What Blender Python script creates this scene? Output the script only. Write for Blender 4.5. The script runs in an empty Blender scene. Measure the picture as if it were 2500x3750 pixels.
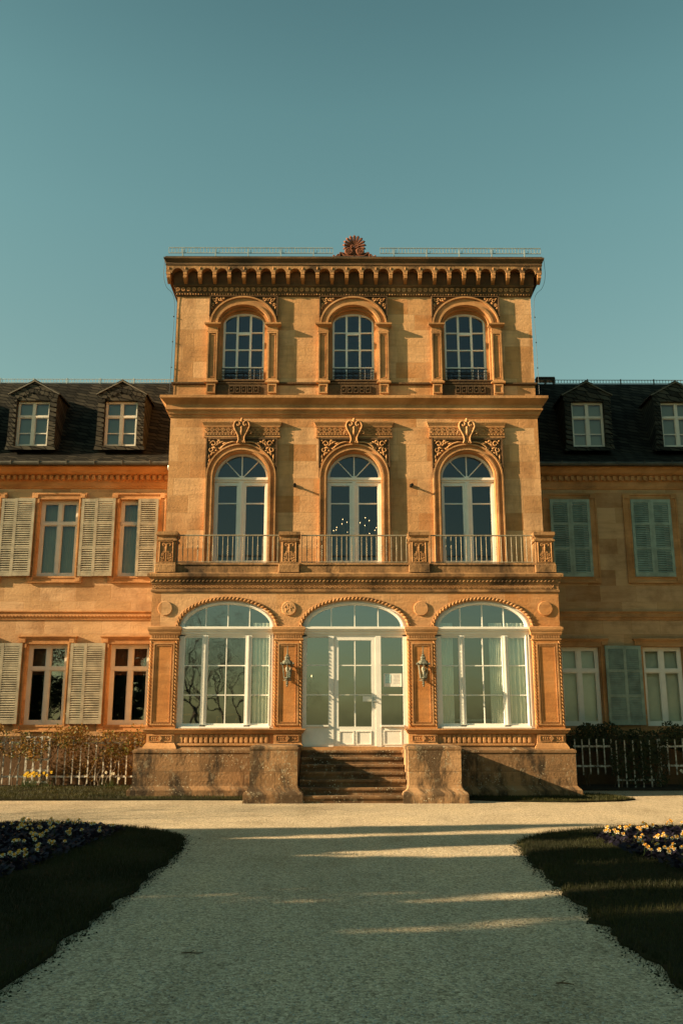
import bpy, bmesh, math, random
from mathutils import Vector, Matrix
import numpy as np
random.seed(7)
R = math.radians
S = bpy.context.scene
COL = S.collection
GZ = 0.12                      # level of the gravel court
PI = math.pi

# ------------------------------------------------------------------ materials
def newmat(name):
    m = bpy.data.materials.new(name); m.use_nodes = True
    nt = m.node_tree; nt.nodes.clear()
    out = nt.nodes.new('ShaderNodeOutputMaterial')
    p = nt.nodes.new('ShaderNodeBsdfPrincipled')
    nt.links.new(p.outputs[0], out.inputs[0])
    return m, nt, p, out
def nd(nt, t, **kw):
    n = nt.nodes.new(t)
    for k, v in kw.items():
        if k.startswith('_'): setattr(n, k[1:], v)
        else: n.inputs[k.replace('_', ' ')].default_value = v
    return n
def ln(nt, a, b): nt.links.new(a, b)
def ramp(nt, stops, interp='LINEAR'):
    n = nt.nodes.new('ShaderNodeValToRGB'); cr = n.color_ramp; cr.interpolation = interp
    while len(cr.elements) > 1: cr.elements.remove(cr.elements[-1])
    cr.elements[0].position = stops[0][0]; cr.elements[0].color = (*stops[0][1], 1)
    for p, c in stops[1:]:
        e = cr.elements.new(p); e.color = (*c, 1)
    return n
def mix(nt, fac, a, b, mode='MIX'):
    n = nt.nodes.new('ShaderNodeMix'); n.data_type = 'RGBA'; n.blend_type = mode
    for sock, v in ((n.inputs[0], fac), (n.inputs[6], a), (n.inputs[7], b)):
        if hasattr(v, 'links'): nt.links.new(v, sock)
        elif isinstance(v, tuple): sock.default_value = (*v, 1)
        else: sock.default_value = v
    return n.outputs[2]
def g3(v): return (v, v, v)
def mathn(nt, op, a, b=0.0):
    n = nt.nodes.new('ShaderNodeMath'); n.operation = op
    for sock, v in ((n.inputs[0], a), (n.inputs[1], b)):
        if hasattr(v, 'links'): nt.links.new(v, sock)
        else: sock.default_value = v
    return n.outputs[0]

def stone(name, tones, *a, **k): return stone_(name, [(r * 1.09, g * 1.065, b * 1.12) for r, g, b in tones], *a, **k)
def stone_(name, tones, blocks=True, bw=.86, bh=.44, soot=.35, sootcol=(.10, .06, .03), rough=.85, bump=.25, vein=.35, lichen=0., seed=0., mortar=(.33, .18, .075), streak=False, sootlow=0., sootw=.18):
    m, nt, p, out = newmat(name)
    tc = nd(nt, 'ShaderNodeTexCoord')
    sep = nd(nt, 'ShaderNodeSeparateXYZ'); ln(nt, tc.outputs['Object'], sep.inputs[0])
    u = mathn(nt, 'ADD', sep.outputs[0], sep.outputs[1])
    comb = nd(nt, 'ShaderNodeCombineXYZ'); ln(nt, u, comb.inputs[0]); ln(nt, sep.outputs[2], comb.inputs[1])
    comb.inputs[2].default_value = 0
    n1 = nd(nt, 'ShaderNodeTexNoise', Scale=.9 + seed, Detail=5., Roughness=.6); ln(nt, tc.outputs['Object'], n1.inputs['Vector'])
    tn = [(i / max(1, len(tones) - 1), t) for i, t in enumerate(tones)]
    bumpsrc = []
    if blocks:
        br = nd(nt, 'ShaderNodeTexBrick', Color1=(0, 0, 0, 1), Color2=(1, 1, 1, 1), Mortar=(.5, .5, .5, 1), Scale=1., Mortar_Size=.007, Mortar_Smooth=.4, Bias=0., Brick_Width=bw, Row_Height=bh)
        br.offset = .43; br.squash = .8; br.squash_frequency = 3
        # slightly wavy joints
        dn = nd(nt, 'ShaderNodeTexNoise', Scale=2.2, Detail=2.); ln(nt, comb.outputs[0], dn.inputs['Vector'])
        vm = nt.nodes.new('ShaderNodeVectorMath'); vm.operation = 'SCALE'; ln(nt, dn.outputs['Color'], vm.inputs[0]); vm.inputs['Scale'].default_value = .03
        va = nt.nodes.new('ShaderNodeVectorMath'); va.operation = 'ADD'; ln(nt, comb.outputs[0], va.inputs[0]); ln(nt, vm.outputs[0], va.inputs[1])
        ln(nt, va.outputs[0], br.inputs['Vector'])
        val = mathn(nt, 'MULTIPLY', br.outputs['Color'], .62)
        val = mathn(nt, 'ADD', val, mathn(nt, 'MULTIPLY', n1.outputs['Fac'], .38))
        rp = ramp(nt, tn); ln(nt, val, rp.inputs[0])
        col = rp.outputs[0]
        bumpsrc.append(br.outputs['Fac'])
    else:
        rp = ramp(nt, [(.28 + .44 * a, t) for a, t in tn]); ln(nt, n1.outputs['Fac'], rp.inputs[0]); col = rp.outputs[0]
    # diagonal sandstone veins
    mp = nd(nt, 'ShaderNodeMapping'); ln(nt, comb.outputs[0], mp.inputs[0])
    mp.inputs['Rotation'].default_value = (0, 0, .35); mp.inputs['Scale'].default_value = (.9, 6.5, 1)
    n2 = nd(nt, 'ShaderNodeTexNoise', Scale=1.4, Detail=6., Roughness=.65, Distortion=.6); ln(nt, mp.outputs[0], n2.inputs['Vector'])
    vr = ramp(nt, [(.35, g3(.62)), (.5, g3(1.)), (.72, g3(1.22))]); ln(nt, n2.outputs['Fac'], vr.inputs[0])
    col = mix(nt, vein, col, vr.outputs[0], 'MULTIPLY') if vein else col
    # weather stains
    if soot:
        mp2 = nd(nt, 'ShaderNodeMapping'); ln(nt, comb.outputs[0], mp2.inputs[0])
        mp2.inputs['Scale'].default_value = (1.25, .45, 1) if streak else (1, 1, 1); mp2.inputs['Location'].default_value = (3.1 + seed, 1.7, 0)
        n3 = nd(nt, 'ShaderNodeTexNoise', Scale=1.1, Detail=7., Roughness=.68); ln(nt, mp2.outputs[0], n3.inputs['Vector'])
        sr = ramp(nt, [(.50 - sootlow, g3(0)), (.50 - sootlow + sootw, g3(1))]); ln(nt, n3.outputs['Fac'], sr.inputs[0])
        col = mix(nt, mathn(nt, 'MULTIPLY', sr.outputs[0], soot), col, sootcol)
    if lichen:
        vo = nd(nt, 'ShaderNodeTexVoronoi', Scale=19.); ln(nt, comb.outputs[0], vo.inputs['Vector'])
        vd = ramp(nt, [(.16, g3(1)), (.26, g3(0))]); ln(nt, vo.outputs['Distance'], vd.inputs[0])
        n5 = nd(nt, 'ShaderNodeTexNoise', Scale=1.9, Detail=4.); ln(nt, tc.outputs['Object'], n5.inputs['Vector'])
        r5 = ramp(nt, [(.50, g3(0)), (.60, g3(1))]); ln(nt, n5.outputs['Fac'], r5.inputs[0])
        lf = mathn(nt, 'MULTIPLY', mathn(nt, 'MULTIPLY', vd.outputs[0], r5.outputs[0]), lichen)
        col = mix(nt, lf, col, (.50, .43, .29))
        n6 = nd(nt, 'ShaderNodeTexNoise', Scale=9., Detail=6., Roughness=.7); ln(nt, tc.outputs['Object'], n6.inputs['Vector'])
        r6 = ramp(nt, [(.56, g3(0)), (.66, g3(1))]); ln(nt, n6.outputs['Fac'], r6.inputs[0])
        col = mix(nt, mathn(nt, 'MULTIPLY', mathn(nt, 'MULTIPLY', r6.outputs[0], n5.outputs['Fac']), lichen), col, (.36, .30, .20))
    if blocks: col = mix(nt, mathn(nt, 'MULTIPLY', br.outputs['Fac'], .5), col, mortar)
    ln(nt, col, p.inputs['Base Color']); p.inputs['Roughness'].default_value = rough
    p.inputs['Specular IOR Level'].default_value = .2
    nb = nd(nt, 'ShaderNodeTexNoise', Scale=17., Detail=6., Roughness=.7); ln(nt, tc.outputs['Object'], nb.inputs['Vector'])
    h = nb.outputs['Fac']
    h = mathn(nt, 'ADD', h, mathn(nt, 'MULTIPLY', n2.outputs['Fac'], .8))
    if bumpsrc: h = mathn(nt, 'SUBTRACT', h, mathn(nt, 'MULTIPLY', bumpsrc[0], .8))
    b = nd(nt, 'ShaderNodeBump', Strength=bump, Distance=.03); ln(nt, h, b.inputs['Height']); ln(nt, b.outputs[0], p.inputs['Normal'])
    return m

def plain(name, col, rough=.6, metal=0., var=.15, scale=6., bump=0., spec=.3, alt=None):
    m, nt, p, out = newmat(name)
    tc = nd(nt, 'ShaderNodeTexCoord')
    n = nd(nt, 'ShaderNodeTexNoise', Scale=scale, Detail=5., Roughness=.6); ln(nt, tc.outputs['Object'], n.inputs['Vector'])
    a = alt or tuple(c * (1 - var) for c in col)
    b = col if alt else tuple(min(1, c * (1 + var * .6)) for c in col)
    r = ramp(nt, [(.35, a), (.62, b)]); ln(nt, n.outputs['Fac'], r.inputs[0]); ln(nt, r.outputs[0], p.inputs['Base Color'])
    p.inputs['Roughness'].default_value = rough; p.inputs['Metallic'].default_value = metal; p.inputs['Specular IOR Level'].default_value = spec
    if bump:
        bn = nd(nt, 'ShaderNodeBump', Strength=bump, Distance=.01); ln(nt, n.outputs['Fac'], bn.inputs['Height']); ln(nt, bn.outputs[0], p.inputs['Normal'])
    return m

def glassmat(name, refl=.16, tint=(.86, .92, .88), wav=.02):
    m, nt, p, out = newmat(name); nt.nodes.remove(p)
    t = nd(nt, 'ShaderNodeBsdfTransparent', Color=(*tint, 1)); g = nd(nt, 'ShaderNodeBsdfGlossy', Color=(.84, .87, .98, 1), Roughness=.015)
    lw = nd(nt, 'ShaderNodeFresnel', IOR=1.5)
    f = mathn(nt, 'ADD', mathn(nt, 'MULTIPLY', lw.outputs[0], 1.3), refl - .05)
    mx = nd(nt, 'ShaderNodeMixShader'); ln(nt, f, mx.inputs[0]); ln(nt, t.outputs[0], mx.inputs[1]); ln(nt, g.outputs[0], mx.inputs[2])
    tc = nd(nt, 'ShaderNodeTexCoord'); n = nd(nt, 'ShaderNodeTexNoise', Scale=2.5, Detail=1.); ln(nt, tc.outputs['Object'], n.inputs['Vector'])
    b = nd(nt, 'ShaderNodeBump', Strength=wav, Distance=.05); ln(nt, n.outputs['Fac'], b.inputs['Height']); ln(nt, b.outputs[0], g.inputs['Normal'])
    ln(nt, mx.outputs[0], out.inputs[0])
    return m

def emitmat(name, col, strength):
    m, nt, p, out = newmat(name)
    p.inputs['Base Color'].default_value = (*col, 1); p.inputs['Emission Color'].default_value = (*col, 1); p.inputs['Emission Strength'].default_value = strength
    return m

def leafmat(name, a, b, trans=.3, scale=1.2):
    m, nt, p, out = newmat(name)
    tc = nd(nt, 'ShaderNodeTexCoord'); n = nd(nt, 'ShaderNodeTexNoise', Scale=scale, Detail=4.); ln(nt, tc.outputs['Object'], n.inputs['Vector'])
    r = ramp(nt, [(.35, a), (.65, b)]); ln(nt, n.outputs['Fac'], r.inputs[0]); ln(nt, r.outputs[0], p.inputs['Base Color'])
    p.inputs['Roughness'].default_value = .6; p.inputs['Specular IOR Level'].default_value = .2
    tr = nd(nt, 'ShaderNodeBsdfTranslucent'); ln(nt, r.outputs[0], tr.inputs[0])
    mx = nd(nt, 'ShaderNodeMixShader'); mx.inputs[0].default_value = trans
    ln(nt, p.outputs[0], mx.inputs[1]); ln(nt, tr.outputs[0], mx.inputs[2]); ln(nt, mx.outputs[0], out.inputs[0])
    return m

T_WALL = [(.27, .125, .045), (.44, .225, .085), (.52, .285, .118), (.59, .35, .165), (.41, .185, .06), (.62, .39, .205)]
T_TRIM = [(.30, .145, .052), (.44, .225, .085), (.54, .30, .13)]
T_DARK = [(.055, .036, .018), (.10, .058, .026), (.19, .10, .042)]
T_PLINTH = [(.10, .060, .028), (.22, .125, .055), (.33, .185, .08), (.40, .22, .09)]
M = dict(
    wall=stone('sandstone_blocks', T_WALL, soot=.5, sootlow=.03, streak=True, sootcol=(.17, .085, .035), bump=.35),
    lower=stone('sandstone_ground_storey', T_WALL[1:], bw=1.3, bh=.9, soot=.35, sootcol=(.22, .11, .045), vein=.5, seed=.4, bump=.4),
    wing=stone('wing_sandstone', [(.19, .10, .045), (.34, .20, .088), (.43, .265, .122), (.48, .31, .158), (.29, .15, .06), (.50, .335, .17)], bw=.95, bh=.43, soot=.5, sootcol=(.17, .085, .035), seed=.2, bump=.35),
    trim=stone('dressed_sandstone', T_TRIM, blocks=False, soot=.55, sootlow=.03, sootcol=(.16, .085, .038), vein=.3, bump=.3),
    orange=stone('orange_sandstone', [(.33, .125, .034), (.44, .19, .055), (.52, .27, .105)], blocks=False, soot=.25, sootcol=(.14, .07, .03), vein=.55, bump=.2),
    dark=stone('weathered_and_shaded_sandstone', T_DARK, blocks=False, soot=.6, sootcol=(.045, .032, .02), vein=.3, bump=.5),  # weathered cornice stone; on the wing base its dark tone stands for shade
    slab=stone('sooty_balcony_stone', [(.20, .11, .045), (.33, .18, .072), (.42, .23, .09)], blocks=False, soot=.9, sootcol=(.05, .032, .018), vein=.3, bump=.5, streak=True, seed=.7, sootlow=.07),
    plinth=stone('lichen_plinth_stone', T_PLINTH, bw=1.5, bh=.55, soot=.85, sootcol=(.022, .018, .012), lichen=.8, sootlow=.03, sootw=.10, bump=.6, streak=True, seed=.3, mortar=(.08, .05, .025)),
    cheek=stone('lichen_cheek_stone', [(.16, .09, .04), (.28, .16, .07), (.38, .22, .10), (.43, .26, .125)], bw=1.4, bh=.62, soot=.82, sootcol=(.03, .023, .015), lichen=1., sootlow=.06, sootw=.09, streak=True, bump=.6, seed=.9, mortar=(.10, .06, .03)),
    step=stone('worn_step_stone', [(.10, .06, .028), (.19, .105, .045), (.27, .15, .062)], blocks=False, soot=.8, sootcol=(.022, .018, .012), lichen=1., bump=.5, seed=.6, sootlow=.05),
    white=plain('white_window_paint', (.78, .75, .67), .45, var=.06, scale=3.),
    wingwhite=plain('cream_window_paint', (.62, .56, .47), .5, var=.08, scale=3.),
    shutter=plain('sage_shutter_paint', (.29, .255, .18), .6, var=.3, scale=4., bump=.05),
    shutterg=plain('green_shutter_paint', (.25, .31, .255), .6, var=.25, scale=4., bump=.05),
    trellis=plain('flaking_white_paint', (.62, .60, .52), .7, scale=14., alt=(.10, .08, .06)),
    iron=plain('dark_wrought_iron', (.018, .02, .02), .5, .4, .3, 20.),
    rail=plain('painted_steel_rail', (.30, .25, .17), .5, .2, .3, 12.),
    zinc=plain('galvanised_steel', (.40, .43, .41), .4, .5, .15, 8.),
    lead=plain('weathered_zinc_gutter', (.085, .078, .062), .6, .3, .3, 4.),
    edge=plain('slate_edge_boards', (.13, .12, .095), .7, var=.3, scale=4.),
    bronze=plain('weathered_lantern_metal', (.15, .15, .11), .6, .2, .35, 25., bump=.2),
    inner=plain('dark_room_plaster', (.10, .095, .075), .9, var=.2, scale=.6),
    floorm=plain('dark_parquet', (.07, .045, .025), .5, var=.3, scale=3.),
    sheer=plain('bounce_warmed_sheer_curtain', (.46, .36, .21), .9, var=.1, scale=2.),  # warm cloth colour carries the bounced sunlight
    curtain=plain('cream_curtain_cloth', (.80, .75, .63), .9, var=.08, scale=2.),
    blind=plain('grey_green_blind', (.34, .32, .25), .9, var=.08, scale=1.),
    redblind=plain('red_brown_roller_blind', (.40, .15, .07), .9, var=.15, scale=2.),
    glass=glassmat('window_glass', .24, wav=.028),
    glasslow=glassmat('low_wing_glass', .30, wav=.028),
    glassup=glassmat('upper_window_glass', .075),
    glassdoor=glassmat('door_glass', .29, wav=.028),
    glasswing=glassmat('wing_glass', .058),
    bulbglass=glassmat('lantern_glass', .10, (.8, .78, .7)),
    bulb=plain('frosted_bulb', (.8, .78, .72), .3, var=.02),
    wood=plain('chair_wood', (.40, .19, .06), .45, var=.25, scale=5.),
    paper=plain('white_paper', (.78, .76, .68), .8, var=.03),
    ink=plain('pale_blue_print', (.42, .62, .60), .8, var=.2, scale=30.),
    inkgrey=plain('grey_print', (.42, .42, .40), .8, var=.1, scale=30.),
    bark=plain('grey_brown_bark', (.10, .075, .05), .9, var=.4, scale=6., bump=.5),
    twig=plain('dry_twig', (.12, .07, .035), .9, var=.3, scale=20.),
    terra=stone('red_terracotta', [(.10, .038, .02), (.17, .065, .034), (.22, .09, .048)], blocks=False, soot=.35, sootcol=(.07, .03, .02), vein=.2, bump=.3),
    lamp=emitmat('lit_candle_bulb', (1., .62, .28), 2.),
    brass=plain('old_brass', (.35, .24, .09), .4, .7, .2, 10.),
    vine=leafmat('autumn_vine_leaves', (.10, .06, .012), (.26, .13, .022), .3, 1.6),
    vinegreen=leafmat('green_vine_leaves', (.05, .07, .010), (.12, .11, .018), .3, 2.),
    darkvine=leafmat('dark_ivy_leaves', (.020, .026, .010), (.045, .05, .02), .15, 2.),
    needles=leafmat('evergreen_needles', (.02, .035, .012), (.05, .07, .025), .15, .8),
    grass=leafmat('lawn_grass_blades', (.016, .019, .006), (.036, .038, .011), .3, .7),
    petal=plain('cream_petal', (.68, .64, .50), .7, var=.1, scale=40.),
    cup=plain('orange_flower_cup', (.70, .33, .04), .7, var=.2, scale=40.),
    yellow=plain('yellow_petal', (.78, .52, .04), .7, var=.2, scale=40.),
    violet=leafmat('violet_pansy_petals', (.008, .007, .013), (.024, .019, .036), .2, 9.),
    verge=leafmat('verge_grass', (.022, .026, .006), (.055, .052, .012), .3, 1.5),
    stem=leafmat('flower_stalk_green', (.03, .05, .012), (.06, .09, .02), .2, 5.),
)
def slate(name='slate_shingles', k=.85):
    m, nt, p, out = newmat(name)
    tc = nd(nt, 'ShaderNodeTexCoord'); sep = nd(nt, 'ShaderNodeSeparateXYZ'); ln(nt, tc.outputs['Object'], sep.inputs[0])
    v = mathn(nt, 'ADD', sep.outputs[2], mathn(nt, 'MULTIPLY', sep.outputs[1], .55))
    comb = nd(nt, 'ShaderNodeCombineXYZ'); ln(nt, mathn(nt, 'ADD', sep.outputs[0], mathn(nt, 'MULTIPLY', v, .9)), comb.inputs[0]); ln(nt, mathn(nt, 'ADD', v, mathn(nt, 'MULTIPLY', sep.outputs[0], .22)), comb.inputs[1])
    br = nd(nt, 'ShaderNodeTexBrick', Color1=(.017 * k, .016 * k, .013 * k, 1), Color2=(.052 * k, .046 * k, .034 * k, 1), Mortar=(.008, .008, .007, 1), Scale=1., Mortar_Size=.014, Mortar_Smooth=.3, Brick_Width=.26, Row_Height=.14)
    br.offset = .5; ln(nt, comb.outputs[0], br.inputs['Vector'])
    n = nd(nt, 'ShaderNodeTexNoise', Scale=5., Detail=5.); ln(nt, tc.outputs['Object'], n.inputs['Vector'])
    ln(nt, mix(nt, .5, br.outputs['Color'], ramp_out(nt, n), 'MULTIPLY'), p.inputs['Base Color'])
    p.inputs['Roughness'].default_value = .8; p.inputs['Specular IOR Level'].default_value = .06
    # each shingle leans out towards its lower edge
    fr = nt.nodes.new('ShaderNodeMath'); fr.operation = 'FRACT'; ln(nt, mathn(nt, 'DIVIDE', mathn(nt, 'ADD', v, mathn(nt, 'MULTIPLY', sep.outputs[0], .22)), .14), fr.inputs[0])
    h = mathn(nt, 'SUBTRACT', mathn(nt, 'MULTIPLY', fr.outputs[0], -.8), br.outputs['Fac'])
    b = nd(nt, 'ShaderNodeBump', Strength=1., Distance=.05); ln(nt, h, b.inputs['Height']); ln(nt, b.outputs[0], p.inputs['Normal'])
    return m
def ramp_out(nt, n):
    r = ramp(nt, [(.3, g3(.55)), (.7, g3(1.3))]); ln(nt, n.outputs['Fac'], r.inputs[0]); return r.outputs[0]
M['slate'] = slate(); M['dormerslate'] = slate('dormer_slate_shingles', 1.45)
def gravel():
    m, nt, p, out = newmat('pale_gravel')
    tc = nd(nt, 'ShaderNodeTexCoord')
    v1 = nd(nt, 'ShaderNodeTexVoronoi', Scale=48.); ln(nt, tc.outputs['Object'], v1.inputs['Vector'])
    v2 = nd(nt, 'ShaderNodeTexVoronoi', Scale=95.); ln(nt, tc.outputs['Object'], v2.inputs['Vector'])
    n0 = nd(nt, 'ShaderNodeTexNoise', Scale=.8, Detail=8., Roughness=.65); ln(nt, tc.outputs['Object'], n0.inputs['Vector'])
    n1 = nd(nt, 'ShaderNodeTexNoise', Scale=22., Detail=4., Roughness=.7); ln(nt, tc.outputs['Object'], n1.inputs['Vector'])
    r = ramp(nt, [(.14, (.13, .10, .062)), (.40, (.43, .335, .22)), (.60, (.58, .465, .31)), (.86, (.80, .67, .48))])
    s = nd(nt, 'ShaderNodeSeparateColor'); ln(nt, v1.outputs['Color'], s.inputs[0])
    s2 = nd(nt, 'ShaderNodeSeparateColor'); ln(nt, v2.outputs['Color'], s2.inputs[0])
    val = mathn(nt, 'ADD', mathn(nt, 'MULTIPLY', s.outputs[0], .4), mathn(nt, 'ADD', mathn(nt, 'MULTIPLY', s2.outputs[1], .25), mathn(nt, 'MULTIPLY', n1.outputs['Fac'], .35)))
    ln(nt, val, r.inputs[0])
    mpw = nd(nt, 'ShaderNodeMapping'); ln(nt, tc.outputs['Object'], mpw.inputs[0]); mpw.inputs['Scale'].default_value = (1., .16, 1)
    nw = nd(nt, 'ShaderNodeTexNoise', Scale=1.5, Detail=4., Roughness=.55); ln(nt, mpw.outputs[0], nw.inputs['Vector'])
    w = ramp(nt, [(.32, (.72, .70, .66)), (.5, g3(1.)), (.68, (1.16, 1.13, 1.06))]); ln(nt, mathn(nt, 'ADD', mathn(nt, 'MULTIPLY', n0.outputs['Fac'], .55), mathn(nt, 'MULTIPLY', nw.outputs['Fac'], .45)), w.inputs[0])
    ln(nt, mix(nt, .8, r.outputs[0], w.outputs[0], 'MULTIPLY'), p.inputs['Base Color']); p.inputs['Roughness'].default_value = .95; p.inputs['Specular IOR Level'].default_value = .1
    h = mathn(nt, 'ADD', mathn(nt, 'MULTIPLY', v1.outputs['Distance'], -1.), mathn(nt, 'ADD', mathn(nt, 'MULTIPLY', v2.outputs['Distance'], -.6), mathn(nt, 'MULTIPLY', n1.outputs['Fac'], .8)))
    b = nd(nt, 'ShaderNodeBump', Strength=.9, Distance=.014); ln(nt, h, b.inputs['Height']); ln(nt, b.outputs[0], p.inputs['Normal'])
    return m
M['gravel'] = gravel()
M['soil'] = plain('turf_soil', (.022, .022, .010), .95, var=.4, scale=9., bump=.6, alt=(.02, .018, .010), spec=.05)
M['pebble'] = plain('loose_pebbles', (.46, .42, .34), .9, scale=30., alt=(.26, .23, .18), spec=.1)

# ------------------------------------------------------------------ mesh builder
OFF = {}
class MB:
    def __init__(s): s.v = []; s.f = []
    def add(s, vs, fs):
        o = len(s.v); s.v += [tuple(p) for p in vs]; s.f += [tuple(i + o for i in f) for f in fs]
    def quad(s, a, b, c, d): s.add([a, b, c, d], [(0, 1, 2, 3)])
    def shift(s, dy): s.v = [(x, y + dy, z) for x, y, z in s.v]; return s
    def box(s, x0, x1, y0, y1, z0, z1):
        s.add([(x0, y0, z0), (x1, y0, z0), (x1, y1, z0), (x0, y1, z0), (x0, y0, z1), (x1, y0, z1), (x1, y1, z1), (x0, y1, z1)],
              [(0, 3, 2, 1), (4, 5, 6, 7), (0, 1, 5, 4), (1, 2, 6, 5), (2, 3, 7, 6), (3, 0, 4, 7)])
    def rbox(s, x0, x1, y0, y1, z0, z1, b=.02):   # box with a chamfered front and upper edges
        P = [(x0, x1, y0 + b, z0), (x0, x1, y0 + b, z1 - 0), ]
        fr = [(x0 + b, y0, z0 + 0), (x1 - b, y0, z0), (x1 - b, y0, z1 - b), (x0 + b, y0, z1 - b)]
        sd = [(x0, y0 + b, z0), (x1, y0 + b, z0), (x1, y0 + b, z1 - b), (x0, y0 + b, z1 - b)]
        tp = [(x0 + b, y0 + b, z1), (x1 - b, y0 + b, z1), (x1 - b, y1, z1), (x0 + b, y1, z1)]
        bk = [(x0, y1, z0), (x1, y1, z0), (x1, y1, z1 - b), (x0, y1, z1 - b)]
        s.add(fr + sd + tp + bk, [(0, 1, 2, 3), (4, 0, 3, 7), (1, 5, 6, 2), (3, 2, 9, 8), (7, 3, 8), (2, 6, 9), (8, 9, 10, 11),
              (5, 13, 14, 6), (12, 4, 7, 15), (7, 8, 11, 15), (9, 6, 14, 10), (13, 12, 15, 14), (15, 11, 10, 14), (4, 12, 13, 5, 1, 0)])
    def prism(s, poly, y0, y1):      # polygon in xz
        n = len(poly)
        s.add([(x, y0, z) for x, z in poly] + [(x, y1, z) for x, z in poly],
              [tuple(range(n)), tuple(range(2 * n - 1, n - 1, -1))] + [(i, (i + 1) % n + 0, (i + 1) % n + n, i + n) for i in range(n)])
    def hprism(s, poly, z0, z1):     # polygon in xy
        n = len(poly)
        s.add([(x, y, z0) for x, y in poly] + [(x, y, z1) for x, y in poly],
              [tuple(range(n - 1, -1, -1)), tuple(range(n, 2 * n))] + [(i, (i + 1) % n, (i + 1) % n + n, i + n) for i in range(n)])
    def tube(s, pts, r, n=6, cap=True):
        pts = [Vector(p) for p in pts]; m = len(pts)
        rs = r if isinstance(r, (list, tuple)) else [r] * m
        vs = []; up = None
        for i, p in enumerate(pts):
            t = (pts[min(i + 1, m - 1)] - pts[max(i - 1, 0)])
            t = t.normalized() if t.length > 1e-9 else Vector((0, 0, 1))
            if up is None: up = Vector((0, 1, 0)) if abs(t.y) < .9 else Vector((1, 0, 0))
            a = t.cross(up)
            if a.length < 1e-6: a = t.orthogonal()
            a.normalize(); b = a.cross(t).normalized(); up = b
            for k in range(n):
                an = 2 * PI * k / n
                vs.append(p + (a * math.cos(an) + b * math.sin(an)) * rs[i])
        fs = [(i * n + k, i * n + (k + 1) % n, (i + 1) * n + (k + 1) % n, (i + 1) * n + k) for i in range(m - 1) for k in range(n)]
        if cap: fs += [tuple(range(n - 1, -1, -1)), tuple(range((m - 1) * n, m * n))]
        s.add(vs, fs)
    def ball(s, c, rx, ry=None, rz=None, n=8, m=5, rot=None):
        ry = rx if ry is None else ry; rz = rx if rz is None else rz
        vs = [(0, 0, 1)]; 
        for i in range(1, m):
            ph = PI * i / m
            for k in range(n): vs.append((math.sin(ph) * math.cos(2 * PI * k / n), math.sin(ph) * math.sin(2 * PI * k / n), math.cos(ph)))
        vs.append((0, 0, -1))
        out = []
        for x, y, z in vs:
            p = Vector((x * rx, y * ry, z * rz))
            if rot is not None: p = rot @ p
            out.append(p + Vector(c))
        fs = [(0, 1 + k, 1 + (k + 1) % n) for k in range(n)]
        for i in range(m - 2): fs += [(1 + i * n + k, 1 + (i + 1) * n + k, 1 + (i + 1) * n + (k + 1) % n, 1 + i * n + (k + 1) % n) for k in range(n)]
        L = len(vs) - 1; o = 1 + (m - 2) * n
        fs += [(o + k, L, o + (k + 1) % n) for k in range(n)]
        s.add(out, fs)
    def lathe(s, prof, c, n=12):     # prof (r, z) about a vertical axis
        vs = [(c[0] + r * math.cos(2 * PI * k / n), c[1] + r * math.sin(2 * PI * k / n), c[2] + z) for r, z in prof for k in range(n)]
        m = len(prof)
        fs = [(i * n + k, i * n + (k + 1) % n, (i + 1) * n + (k + 1) % n, (i + 1) * n + k) for i in range(m - 1) for k in range(n)]
        fs += [tuple(range(n - 1, -1, -1)), tuple(range((m - 1) * n, m * n))]
        s.add(vs, fs)
    def disc(s, x, z, r, y0, y1, n=24, b=.01):  # round plaque on a wall
        vs = []
        for rr, y in ((r - b, y0), (r, y0 + b), (r, y1)): vs += [(x + rr * math.cos(2 * PI * k / n), y, z + rr * math.sin(2 * PI * k / n)) for k in range(n)]
        s.add(vs, [tuple(range(n))] + [(i * n + k, i * n + (k + 1) % n, (i + 1) * n + (k + 1) % n, (i + 1) * n + k) for i in range(2) for k in range(n)])
    def ring(s, A, B, y0, y1, closed=False):   # band between two outlines in xz, from y0 (front) to y1
        n = len(A)
        vs = [(x, y0, z) for x, z in A] + [(x, y0, z) for x, z in B] + [(x, y1, z) for x, z in A] + [(x, y1, z) for x, z in B]
        fs = []
        for i in range(n if closed else n - 1):
            j = (i + 1) % n
            fs += [(i, j, n + j, n + i), (i, 2 * n + i, 2 * n + j, j), (n + i, n + j, 3 * n + j, 3 * n + i), (2 * n + i, 3 * n + i, 3 * n + j, 2 * n + j)]
        if not closed: fs += [(0, n, 3 * n, 2 * n), (n - 1, 3 * n - 1, 4 * n - 1, 2 * n - 1)]
        s.add(vs, fs)
    def cornice(s, x0, x1, yf, prof, yb, top=True, bottom=True, caps=True):   # moulding with mitred returns
        vs = []; m = len(prof)
        for p, z in prof: vs += [(x0 - p, yb, z), (x0 - p, yf - p, z), (x1 + p, yf - p, z), (x1 + p, yb, z)]
        fs = [(i * 4 + k, i * 4 + k + 1, i * 4 + 5 + k, i * 4 + 4 + k) for i in range(m - 1) for k in range(3)]
        if caps: fs += [(i * 4 + 3, i * 4, i * 4 + 4, i * 4 + 7) for i in range(m - 1)]
        if top: fs.append(tuple((m - 1) * 4 + k for k in range(4)))
        if bottom: fs.append((3, 2, 1, 0))
        s.add(vs, fs)
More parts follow.
